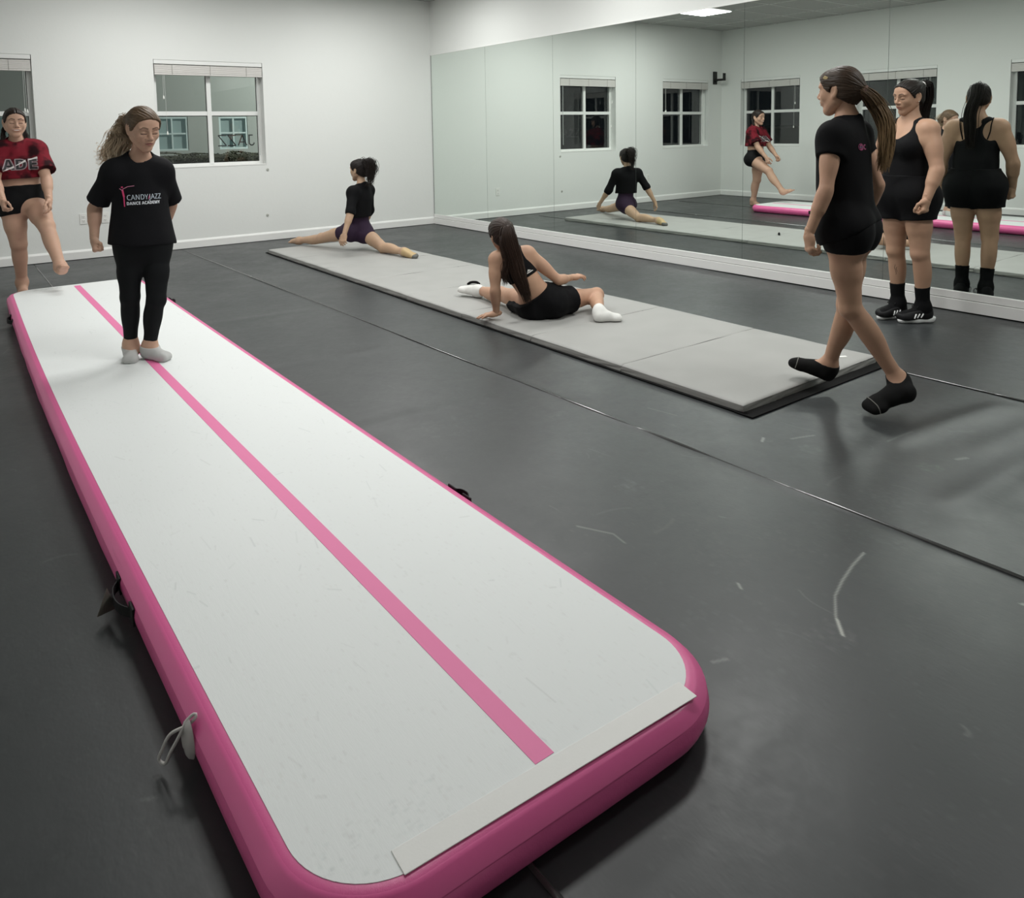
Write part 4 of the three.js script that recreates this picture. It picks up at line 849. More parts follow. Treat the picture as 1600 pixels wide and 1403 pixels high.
// flat print laid on the cloth
function printOn(fig, target, pos, normal, up, w, h, draw, px = 512, name = 'print') {
  const tex = canvasTex(px, Math.max(8, Math.round(px * h / w)), (c, cw, ch) => { c.clearRect(0, 0, cw, ch); draw(c, cw, ch); });
  const n = nrm3(normal), u = orth3(up, n), r = crs3(u, n);
  const e = new THREE.Euler().setFromRotationMatrix(new THREE.Matrix4().makeBasis(V(...r), V(...u), V(...n)));
  const src = new THREE.Mesh(target.geometry.clone(), target.material); src.updateMatrixWorld();
  const lp = V(...pos).sub(V(...fig.base));
  const g = new DecalGeometry(src, lp, e, V(w, h, 0.16));
  const P = g.attributes.position, N = g.attributes.normal, keep = [], kn = [], ku = [], U = g.attributes.uv;
  for (let i = 0; i < P.count; i += 3) {                                   // only the side that faces the print
    const f = (N.getX(i) + N.getX(i + 1) + N.getX(i + 2)) * n[0] + (N.getY(i) + N.getY(i + 1) + N.getY(i + 2)) * n[1] + (N.getZ(i) + N.getZ(i + 1) + N.getZ(i + 2)) * n[2];
    if (f < 0.3) continue;
    for (let j = i; j < i + 3; j++) { keep.push(P.getX(j) + N.getX(j) * 0.0012, P.getY(j) + N.getY(j) * 0.0012, P.getZ(j) + N.getZ(j) * 0.0012); kn.push(N.getX(j), N.getY(j), N.getZ(j)); ku.push(U.getX(j), U.getY(j)); }
  }
  const o = new THREE.BufferGeometry(); o.setAttribute('position', new THREE.Float32BufferAttribute(keep, 3)); o.setAttribute('normal', new THREE.Float32BufferAttribute(kn, 3)); o.setAttribute('uv', new THREE.Float32BufferAttribute(ku, 2));
  const m = new THREE.MeshPhysicalMaterial({ map: tex, transparent: true, alphaTest: 0.25, roughness: 0.6, polygonOffset: true, polygonOffsetFactor: -2 });
  return mesh(name, o, m, target);
}

const relaxed = [0.3, 0.28, 0.36, 0.42, 0.46], loose = [0.35, 0.5, 0.6, 0.66, 0.7], fist = [0.9, 1.12, 1.16, 1.16, 1.12], flat = [0.1, 0.06, 0.05, 0.06, 0.1];
const TAN = [0.51, 0.305, 0.205], FAIR = [0.52, 0.32, 0.23], DEEP = [0.40, 0.225, 0.145];
// socks: foot plus a piece of the ankle, cut square across the shin at height t up from the ankle
function sockField(J, g, side, rise, d = 0.0035) {
  const An = J[side + 'A'], K = J[side + 'K'], up = nrm3(sub3(K, An)), top = add3(An, up, rise);
  const leg = legPrims(J, g, side, d).slice(3);
  return { groups: [{ prims: [...footPrims(J, g, side, false, d)], clips: [soleClip(J, side, 0.003)] }, { prims: leg, clips: [{ p: top, n: up }], anchor: An, ka: 0.03, r0: 0.05, r1: 0.12 }], clips: [{ p: top, n: up }], warp: clothWarp(0.0012, 40, 3) };
}
function lowSockField(J, g, side, d = 0.0035) {                          // no-show sock: dips in front of the ankle
  const f = footFrame(J, side), An = J[side + 'A'], n = nrm3(cmb(f.up, f.dir, 0.12)), cut = { p: cmb(f.Hl, f.up, 0.084 * f.L / 0.225), n };
  return { groups: [{ prims: legPrims(J, g, side, d).slice(3) }, { prims: footPrims(J, g, side, false, d), clips: [soleClip(J, side, 0.003)], anchor: An, ka: 0.035, r0: 0.05, r1: 0.11 }], clips: [cut], warp: clothWarp(0.0010, 40, 5) };
}
function teeField(J, g, A, o) {
  const d = o.ease ?? 0.014, hem = o.hem, gr = [{ prims: [...trunk(J, g, A, d), cone(add3(J.chest, A.uc, 0.03), hem, (g.chest + d) * (o.flare0 ?? 1), o.hemW, 0.05, o.hemN ?? A.fc, o.hemW / o.hemD)], clips: [{ p: hem, n: o.hemUp.map((v) => -v) }] }];
  if (o.legs) for (const s of ['L', 'R']) gr.push({ prims: legPrims(J, g, s, d).slice(0, 2), clips: [{ p: hem, n: o.hemUp.map((v) => -v) }], anchor: J[s + 'H'], ka: 0.09 * g.s, r0: 0.12 * g.s, r1: 0.26 * g.s });
  for (const s of ['L', 'R']) {
    const S = J[s + 'S'], E = J[s + 'E'], t = o.sleeve[s] ?? o.sleeve, end = t > 1 ? mix3(E, J[s + 'W'], t - 1) : mix3(S, E, t), ax = t > 1 ? nrm3(sub3(J[s + 'W'], E)) : nrm3(sub3(E, S));
    const prims = t > 1 ? [ball(S, g.arm[0] + d, 0.03), cone(S, E, g.arm[0] + d + 0.002, g.arm[1] + d, 0.03), cone(E, add3(end, ax, 0.03), g.arm[1] + d, g.arm[2] + d + 0.008, 0.03)]
      : [ball(S, g.arm[0] * 1.08 + d, 0.03), cone(S, add3(end, ax, 0.03), g.arm[0] + d + 0.002, (o.cuff ?? g.arm[1] + d + 0.008), 0.03)];
    gr.push({ prims, clips: [{ p: end, n: ax }], anchor: S, ka: 0.07, r0: 0.07, r1: 0.18 });
  }
  return { groups: gr, subs: [cone(add3(J.neck, A.uc, -0.005 + (o.neckDrop ?? 0)), cmb(J.head, A.uc, 0.02), o.neckR ?? 0.066, 0.075, 0.008), ...(o.subs || [])], warp: clothWarp(o.fold ?? 0.0045, o.freq ?? 11, o.seed ?? 2) };
}
function shortsField(J, g, A, o) {
  const d = o.ease ?? 0.007, gr = [{ prims: trunk(J, g, A, d).filter((q, i) => [0, 1, 6, 7].includes(i) || i > 7 && o.belly), clips: [{ p: add3(J.waist, A.up, o.top), n: A.up }] }];
  for (const s of ['L', 'R']) {
    const Hp = J[s + 'H'], K = J[s + 'K'], t = o.len[s] ?? o.len, ax = nrm3(sub3(K, Hp)), end = mix3(Hp, K, t), n = o.cut ? nrm3(cmb(ax, A.lp, (s === 'L' ? -1 : 1) * o.cut)) : ax;
    const r1 = o.legR ?? g.leg[0] * (1 - 0.42 * t) + g.leg[1] * 0.4 * t + d;
    gr.push({ prims: o.legR ? [...legPrims(J, g, s, d).slice(0, 2), cone(Hp, add3(end, ax, 0.04), g.leg[0] + d, r1, 0.04)] : legPrims(J, g, s, d).slice(0, 2), clips: [{ p: end, n }], anchor: Hp, ka: o.ka ?? 0.09, r0: 0.12, r1: 0.26 });
  }
  return { groups: gr, clips: [{ p: add3(J.waist, A.up, o.top), n: A.up }], warp: clothWarp(o.fold ?? 0.003, o.freq ?? 14, o.seed ?? 4) };
}

// ---- 1. the girl walking by on the right, seen from behind her left shoulder
{
  const J = {
    pelvis: [-2.314, 0.865, 7.482], waist: [-2.318, 1.01, 7.466], chest: [-2.314, 1.175, 7.455], neck: [-2.288, 1.335, 7.452], head: [-2.306, 1.488, 7.428], hUp: [-0.03, 1, -0.05], hFwd: [-0.08, -0.07, -0.99],
    LS: [-2.435, 1.272, 7.468], RS: [-2.145, 1.276, 7.432], LE: [-2.515, 1.035, 7.49], LW: [-2.566, 0.832, 7.44], RE: [-2.075, 1.035, 7.50], RW: [-2.05, 0.85, 7.42],
    LH: [-2.396, 0.845, 7.502], RH: [-2.234, 0.845, 7.462], LK: [-2.372, 0.475, 7.54], LA: [-2.232, 0.142, 7.705], LHl: [-2.215, 0.085, 7.765], LT: [-2.408, 0.004, 7.632], Lfu: [-0.25, 0.9, 0.1],
    RK: [-2.264, 0.462, 7.468], RA: [-2.222, 0.125, 7.352], RHl: [-2.212, 0.048, 7.362], RT: [-2.318, 0.118, 7.172], Rfu: [-0.2, 0.9, -0.3],
    Lhand: { dir: [0.02, -1, 0.06], palm: [0.75, 0, 0.55], curl: [0.4, 0.4, 0.55, 0.75, 0.85] }, Rhand: { dir: [0, -1, -0.1], palm: [-0.9, 0, 0.2], curl: relaxed },
  };
  const g = { s: 0.97, hip: 0.142, hipD: 0.100, waist: 0.110, waistD: 0.084, chest: 0.124, chestD: 0.088, arm: [0.037, 0.0315, 0.0215], leg: [0.079, 0.048, 0.046, 0.032], bust: 0, neck: 0.044 };
  const f = new Figure('girl in black tee and shorts walking left with a long highlighted ponytail', J, g, { base: [-2.3, 0, 7.5], hs: 0.94, tone: TAN, cell: 0.006, hand: 0.92 });
  const tee = f.wear('shirt', teeField(J, g, f.A, { ease: 0.012, legs: true, hem: [-2.315, 0.825, 7.48], hemUp: nrm3([-0.12, 1, -0.42]), hemW: 0.158, hemD: 0.122, sleeve: 0.36, cuff: 0.060, neckR: 0.058, fold: 0.005, freq: 9, seed: 12 }), cloth(BLACK), 0.006);
  f.wear('shorts', shortsField(J, g, f.A, { ease: 0.006, top: 0.01, len: 0.22, cut: 0.25, seed: 21 }), cloth([0.006, 0.006, 0.007], { roughness: 0.7 }), 0.006);
  for (const s of ['L', 'R']) {
    const sk = f.wear('sock', lowSockField(J, g, s), cloth([0.010, 0.010, 0.010]), 0.0045);
    const q = footFrame(J, s), P = (x, y) => cmb(q.Hl, q.dir, x * q.L, q.up, y);
    const ring = Array.from({ length: 15 }, (_, i) => { const a = -0.3 + 3.7 * i / 14; return toSurface({ groups: [{ prims: footPrims(J, g, s, false, 0.0042) }] }, cmb(P(0.76, 0.02), q.lat, Math.cos(a) * 0.034, q.up, Math.sin(a) * 0.02)); });
    f.part('toe_seam', tube(ring, 0.0022, 30, 6), cloth([0.22, 0.22, 0.2]), sk);
  }
  f.hair({ root: [0.050, 0.032, 0.021], tie: [0.0, -0.012, -0.108], thick: 0.010, });
  const tie = f.hp([0, -0.014, -0.112]);
  f.lock('ponytail', [f.hp([0, 0.0, -0.085]), tie, [-2.205, 1.425, 7.545], [-2.192, 1.335, 7.588], [-2.203, 1.225, 7.600], [-2.222, 1.105, 7.592]], (t) => 0.020 + 0.030 * smooth(0.02, 0.4, t) - 0.020 * smooth(0.6, 1, t), 380, 0.0017, { root: [0.055, 0.034, 0.022], tip: [0.33, 0.215, 0.11], seed: 7, wave: 0.010, freq: 9, side: [0.8, 0, -0.3], ragged: 0.4, seg: 22 });
  f.part('hair_tie', new THREE.TorusGeometry(0.021, 0.008, 8, 20).applyMatrix4(new THREE.Matrix4().lookAt(V(0, 0, 0), V(0.4, -0.5, 0.75), V(0, 1, 0)).setPosition(...f.hp([0, -0.014, -0.118]))), cloth([0.16, 0.10, 0.085]));
  f.part('hair_clip', join([box(0.004, 0.010, 0.034, 0, 0, 0, 0.0015), box(0.004, 0.007, 0.02, 0.002, 0.008, 0.004, 0.0015)]).applyMatrix4(new THREE.Matrix4().makeRotationX(-0.5).setPosition(0.071, 0.062, 0.034)).applyMatrix4(f.hm), mat('#e8d2a0', { roughness: 0.25, metalness: 0.6 }));
  printOn(f, tee, [-2.345, 1.225, 7.57], [-0.25, 0.05, 1], [0, 1, 0], 0.075, 0.04, (c, w, h) => {
    c.font = `bold ${h * 0.8}px sans-serif`; c.textAlign = 'center'; c.textBaseline = 'middle'; c.fillStyle = '#a8557c'; c.fillText('DC', w * 0.52, h * 0.52);
    c.strokeStyle = '#8a3560'; c.lineWidth = h * 0.09; c.beginPath(); c.arc(w * 0.34, h * 0.5, h * 0.36, 0.4, 5.6); c.stroke(); c.fillStyle = '#5d5f78'; c.fillRect(w * 0.2, h * 0.46, w * 0.28, h * 0.1);
  }, 256, 'shirt_logo');
}

// ---- 2. the woman standing at the mirror
{
  const J = {
    pelvis: [-0.525, 0.875, 6.905], waist: [-0.522, 1.03, 6.905], chest: [-0.535, 1.185, 6.905], neck: [-0.512, 1.345, 6.905], head: [-0.535, 1.506, 6.905], hUp: [-0.2, 1, -0.02], hFwd: [-0.93, -0.18, -0.36],
    LS: [-0.555, 1.283, 7.055], RS: [-0.49, 1.283, 6.752], LE: [-0.60, 1.03, 7.125], LW: [-0.672, 0.845, 7.10], RE: [-0.470, 1.02, 6.685], RW: [-0.535, 0.842, 6.668],
    LH: [-0.545, 0.84, 6.985], RH: [-0.508, 0.84, 6.825], LK: [-0.545, 0.468, 7.012], RK: [-0.518, 0.465, 6.838], LA: [-0.492, 0.098, 7.018], RA: [-0.492, 0.098, 6.852],
    LHl: [-0.452, 0.022, 7.043], LT: [-0.642, 0.022, 6.925], RHl: [-0.445, 0.022, 6.862], RT: [-0.662, 0.022, 6.795],
    Lhand: { dir: [-0.2, -1, -0.05], palm: [-0.05, 0, -1], curl: [0.5, 0.6, 0.75, 0.85, 0.9] }, Rhand: { dir: [-0.12, -1, 0.05], palm: [0.0, 0, 1], curl: loose },
  };
  const g = { s: 1.0, hip: 0.168, hipD: 0.120, waist: 0.142, waistD: 0.108, chest: 0.146, chestD: 0.104, arm: [0.051, 0.042, 0.028], leg: [0.092, 0.056, 0.052, 0.037], bust: 0.074, belly: 0.06 };
  const f = new Figure('woman in black tank top, shorts and sneakers standing by the mirror', J, g, { base: [-0.53, 0, 6.92], hs: 0.96, tone: [0.45, 0.27, 0.18], cell: 0.006, hand: 1.0, face: { lip: [0.30, 0.10, 0.085] } });
  const A = f.A, C = (a, b, c, p = J.chest) => cmb(p, A.lc, a, A.uc, b, A.fc, c);
  const tank = { groups: [{ prims: trunk(J, g, A, 0.007), clips: [{ p: [-0.52, 0.86, 6.905], n: [0, -1, 0] }] }],
    subs: [ell(C(0, 0.135, 0.105), [0.082, 0.098, 0.10], 0.01, [A.lc, A.uc, A.fc]), cone(add3(J.neck, A.uc, -0.03), J.head, 0.072, 0.080, 0.01),
      ...[1, -1].flatMap((k) => [ell(C(k * 0.196, 0.075, 0.02), [0.072, 0.105, 0.13], 0.01, [A.lc, A.uc, A.fc]), ell(C(k * 0.122, 0.088, -0.12), [0.080, 0.100, 0.085], 0.012, [A.lc, A.uc, A.fc])])], warp: clothWarp(0.0018, 12, 8) };
  f.wear('tank_top', tank, cloth(BLACK, { roughness: 0.75 }), 0.0055);
  for (const k of [1, -1]) {
    const pts = [[0.100, 0.125, 0.02], [0.104, 0.140, -0.02], [0.100, 0.12, -0.07], [0.094, 0.075, -0.10], [0.088, 0.02, -0.11]].map(([a, b, c]) => toSurface(f.F, C(k * a, b, c), 0.002));
    f.part('bra_strap', tube(pts, 0.0042, 24, 6), cloth(BLACK));
  }
  f.wear('shorts', shortsField(J, g, A, { ease: 0.014, top: -0.045, len: 0.40, legR: 0.097, fold: 0.006, freq: 10, seed: 31, belly: true }), cloth(BLACK), 0.006);
  f.part('shorts_badge', new THREE.SphereGeometry(0.006, 10, 8).translate(...toSurface({ groups: [{ prims: trunk(J, g, A, 0.016) }] }, [-0.63, 0.885, 6.985], 0.001)), mat('#e8e8e6'));
  for (const s of ['L', 'R']) {
    f.wear('sock', sockField(J, g, s, 0.145, 0.004), cloth(BLACK), 0.005);
    const q = footFrame(J, s), P = (x, y, z = 0) => cmb(q.Hl, q.dir, x * q.L, q.up, y, q.lat, z), m = s === 'L' ? -1 : 1;
    const upF = { groups: [{ prims: [...footPrims(J, g, s, false, 0.011).slice(0, 1), ...footPrims(J, g, s, false, 0.011).slice(3), cone(P(0.16, 0.045), P(0.62, 0.030), 0.036, 0.032, 0.03), cone(P(0.12, 0.03), P(0.10, 0.085), 0.037, 0.035, 0.02), cone(P(0.22, 0.07), P(0.46, 0.052), 0.034, 0.028, 0.03)], clips: [{ p: P(0, -0.002), n: q.up.map((v) => -v), k: 0.006 }, { p: P(0.1, 0.083), n: nrm3(cmb(q.up, q.dir, 0.25)), k: 0.006 }] }], warp: clothWarp(0.0012, 30, 7) };
    const shoe = f.wear('sneaker', upF, cloth([0.010, 0.010, 0.011], { roughness: 0.6 }), 0.0042, 'black sneaker with white sole and three white stripes');
    const soleF = { groups: [{ prims: [cone(P(0.08, 0.0), P(0.45, -0.002), 0.0345, 0.031, 0.03, q.up, 1), cone(P(0.45, -0.002), P(0.84, -0.002, 0.004 * m), 0.033, 0.031, 0.03), cone(P(-0.03, 0.006), P(0.1, 0), 0.031, 0.0345, 0.03)], clips: [{ p: P(0, -0.022), n: q.up.map((v) => -v), k: 0.004 }, { p: cmb(P(0.4, 0.006)), n: nrm3(cmb(q.up, q.dir, 0.06)), k: 0.004 }] }] };
    f.part('sole', fieldMesh(soleF, 0.004), mat('#eceeec', { roughness: 0.6 }), shoe);
    for (let i = 0; i < 3; i++) for (const sd of [1, -1]) {
      const x = 0.34 + i * 0.105, pts = [[x + 0.055, 0.012], [x + 0.03, 0.028], [x, 0.046]].map(([a, b]) => toSurface(upF, P(a, b, sd * 0.06), 0.0006));
      f.part('stripe', tube(pts, 0.0048, 10, 6), mat('#f0f1f0', { roughness: 0.5 }), shoe);
    }
    for (let i = 0; i < 4; i++) f.part('lace', tube([-1, -0.4, 0.4, 1].map((k) => toSurface(upF, P(0.40 + i * 0.075 + 0.02 * k, 0.075 - i * 0.006 - 0.012 * k * k, k * 0.020), 0.002)), 0.0026, 10, 6), cloth([0.012, 0.012, 0.012]), shoe);
    f.part('lace_bow', join([tube([P(0.40, 0.074), P(0.43, 0.088, 0.02), P(0.48, 0.082, 0.032), P(0.44, 0.074, 0.014), P(0.40, 0.074)], 0.0026, 20, 6), tube([P(0.40, 0.074), P(0.43, 0.088, -0.02), P(0.48, 0.08, -0.03), P(0.44, 0.072, -0.014), P(0.40, 0.074)], 0.0026, 20, 6)]), cloth([0.012, 0.012, 0.012]), shoe);
  }
  f.hair({ root: [0.014, 0.010, 0.008], tie: [0, 0.052, -0.108], thick: 0.008, hairline: 0.086, fore: 0.060, foreW: 0.050, part: 0.004 });
  const tie = f.hp([0, 0.054, -0.112]);
  f.lock('ponytail', [f.hp([0, 0.05, -0.085]), tie, [tie[0] + 0.038, tie[1] + 0.010, tie[2] + 0.004], [tie[0] + 0.060, tie[1] - 0.06, tie[2] + 0.006], [-0.372, 1.40, 6.918], [-0.372, 1.27, 6.918], [-0.378, 1.13, 6.92]], (t) => 0.018 + 0.026 * smooth(0.05, 0.35, t) - 0.012 * smooth(0.75, 1, t), 340, 0.0018, { root: [0.012, 0.009, 0.008], tip: [0.016, 0.012, 0.010], seed: 17, wave: 0.003, freq: 6, ragged: 0.15, seg: 22, fly: 0.01, side: [0, 0, 1] });
  f.part('hair_tie', new THREE.TorusGeometry(0.020, 0.008, 8, 20).applyMatrix4(new THREE.Matrix4().lookAt(V(0, 0, 0), V(0.9, 0.4, 0.1), V(0, 1, 0)).setPosition(...f.hp([0, 0.056, -0.116]))), mat('#e9e7e2', { roughness: 0.5 }));
  for (const k of [1, -1]) f.part('earring', new THREE.SphereGeometry(0.0052, 12, 10).translate(...f.hp([0.079 * k, -0.034, -0.002])), mat('#f4efe6', { roughness: 0.2 }));
  const ink = mat('#3a3230', { roughness: 0.7 });
  f.part('tattoo', join([[0, 0], [0.012, 0.02], [-0.01, 0.035]].map(([a, b], i) => tube([0, 1, 2, 3].map((j) => toSurface(f.F, [-0.60, 0.30 + b + 0.012 * j, 6.875 + a + 0.006 * Math.sin(j * 2 + i)], 0.0002)), 0.0011, 10, 5))), ink);
}

// ---- 3. the girl on the track, looking down
{
  const J = {
    pelvis: [-4.865, 0.762, 4.865], waist: [-4.862, 0.905, 4.835], chest: [-4.862, 1.06, 4.82], neck: [-4.848, 1.218, 4.83], head: [-4.832, 1.374, 4.872], hUp: [0.05, 1, 0.36], hFwd: [0.16, -0.42, 0.88],
    LS: [-4.745, 1.130, 4.840], RS: [-4.985, 1.128, 4.810], LE: [-4.682, 0.945, 4.75], LW: [-4.722, 0.765, 4.66], RE: [-5.070, 0.945, 4.725], RW: [-5.092, 0.785, 4.795],
    LH: [-4.797, 0.735, 4.888], RH: [-4.934, 0.735, 4.852], LK: [-4.832, 0.436, 4.950], RK: [-4.946, 0.455, 4.870], LA: [-4.870, 0.172, 4.905], RA: [-4.952, 0.182, 4.835],
    LHl: [-4.888, 0.109, 4.862], LT: [-4.795, 0.109, 5.045], RHl: [-4.948, 0.109, 4.785], RT: [-4.985, 0.109, 4.965],
    Lhand: { dir: [-0.4, -1, -0.35], palm: [0.2, 0, 1], curl: loose }, Rhand: { dir: [-0.06, -1, 0.25], palm: [1, 0, 0.15], curl: fist },
  };
  const g = { s: 0.86, hip: 0.118, hipD: 0.090, waist: 0.100, waistD: 0.078, chest: 0.108, chestD: 0.078, arm: [0.038, 0.034, 0.023], leg: [0.064, 0.046, 0.043, 0.030], bust: 0 };
  const f = new Figure('girl in black academy tee and leggings standing on the track', J, g, { base: [-4.88, 0.107, 4.88], hs: 0.98, tone: FAIR, cell: 0.006, hand: 0.82, headCell: 0.0029, face: { lip: [0.36, 0.13, 0.11], brow: [0.10, 0.06, 0.04] } });
  const tee = f.wear('shirt', teeField(J, g, f.A, { ease: 0.015, hem: [-4.865, 0.742, 4.858], hemUp: nrm3([0.06, 1, 0.03]), hemW: 0.170, hemD: 0.128, sleeve: { L: 0.92, R: 0.84 }, cuff: 0.066, neckR: 0.058, neckDrop: -0.004, fold: 0.006, freq: 9, seed: 40 }), cloth([0.006, 0.006, 0.0075]), 0.006);
  const leg = { groups: [{ prims: trunk(J, g, f.A, 0.004).filter((q, i) => [0, 1, 6, 7].includes(i)), clips: [{ p: J.waist, n: f.A.up }] }] };
  for (const s of ['L', 'R']) { const up = nrm3(sub3(J[s + 'K'], J[s + 'A'])); leg.groups.push({ prims: legPrims(J, g, s, 0.004), clips: [{ p: add3(J[s + 'A'], up, 0.012), n: up.map((v) => -v) }], anchor: J[s + 'H'], ka: 0.08, r0: 0.10, r1: 0.22 }); }
  leg.warp = clothWarp(0.0016, 18, 6);
  f.wear('leggings', leg, cloth([0.0055, 0.0062, 0.0072], { roughness: 0.75 }), 0.006);
  for (const s of ['L', 'R']) f.wear('sock', lowSockField(J, g, s), cloth([0.50, 0.50, 0.49]), 0.004);
  const hr = { root: [0.17, 0.112, 0.068], tip: [0.80, 0.64, 0.46] };
  f.hair({ root: [0.115, 0.074, 0.044], tie: [-0.055, 0.01, -0.100], thick: 0.010, hairline: 0.080, fore: 0.056 });
  const tie = f.hp([-0.066, 0.004, -0.104]);
  const base = { ...hr, wave: 0.017, freq: 17, ragged: 0.5, seg: 26, fly: 0.12, side: [0.2, 1, 0] };
  f.lock('ponytail', [f.hp([-0.045, 0.01, -0.07]), tie, [-4.912, 1.360, 4.765], [-4.938, 1.285, 4.75], [-4.968, 1.215, 4.735], [-5.000, 1.165, 4.725]], (t) => 0.018 + 0.052 * smooth(0.03, 0.4, t) - 0.012 * smooth(0.7, 1, t), 300, 0.0015, { ...base, seed: 23 });
  f.lock('ponytail', [tie, [-4.930, 1.35, 4.76], [-4.965, 1.275, 4.74], [-5.015, 1.225, 4.72], [-5.055, 1.222, 4.71]], (t) => 0.012 + 0.030 * smooth(0.03, 0.5, t), 55, 0.0015, { ...base, seed: 29, wave: 0.022 });
  printOn(f, tee, [-4.862, 1.012, 4.91], [-0.02, 0.05, 1], [0.0, 1, 0], 0.23, 0.145, (c, w, h) => {
    c.fillStyle = '#b9c3cc'; c.font = `${h * 0.245}px sans-serif`; c.textBaseline = 'alphabetic';
    c.save(); c.translate(w * 0.15, h * 0.66); c.scale(0.92, 1.08); c.fillText('CANDY', 0, 0); const tw = c.measureText('CANDY').width; c.fillStyle = '#d65a8a'; c.fillText('/', tw - 2, 0); c.fillStyle = '#b9c3cc'; c.fillText('JAZZ', tw + w * 0.022, 0); c.restore();
    c.fillStyle = '#e6e9ee'; c.font = `bold ${h * 0.155}px sans-serif`; c.save(); c.translate(w * 0.14, h * 0.84); c.scale(0.88, 1); c.fillText('DANCE ACADEMY', 0, 0); c.restore();
    c.strokeStyle = '#e0447a'; c.lineCap = 'round'; c.lineJoin = 'round'; c.lineWidth = w * 0.022; c.beginPath(); c.moveTo(w * 0.10, h * 0.88); c.lineTo(w * 0.105, h * 0.55); c.lineTo(w * 0.085, h * 0.32); c.stroke();
    c.lineWidth = w * 0.034; c.beginPath(); c.moveTo(w * 0.105, h * 0.52); c.lineTo(w * 0.09, h * 0.28); c.stroke(); c.lineWidth = w * 0.013; c.strokeStyle = '#d98aa6'; c.beginPath(); c.moveTo(w * 0.10, h * 0.24); c.lineTo(w * 0.19, h * 0.16); c.lineTo(w * 0.32, h * 0.14); c.stroke();
    c.beginPath(); c.moveTo(w * 0.09, h * 0.3); c.lineTo(w * 0.04, h * 0.22); c.stroke(); c.fillStyle = '#e0447a'; c.beginPath(); c.arc(w * 0.085, h * 0.17, w * 0.020, 0, 6.3); c.fill();
  }, 640, 'shirt_logo');
}

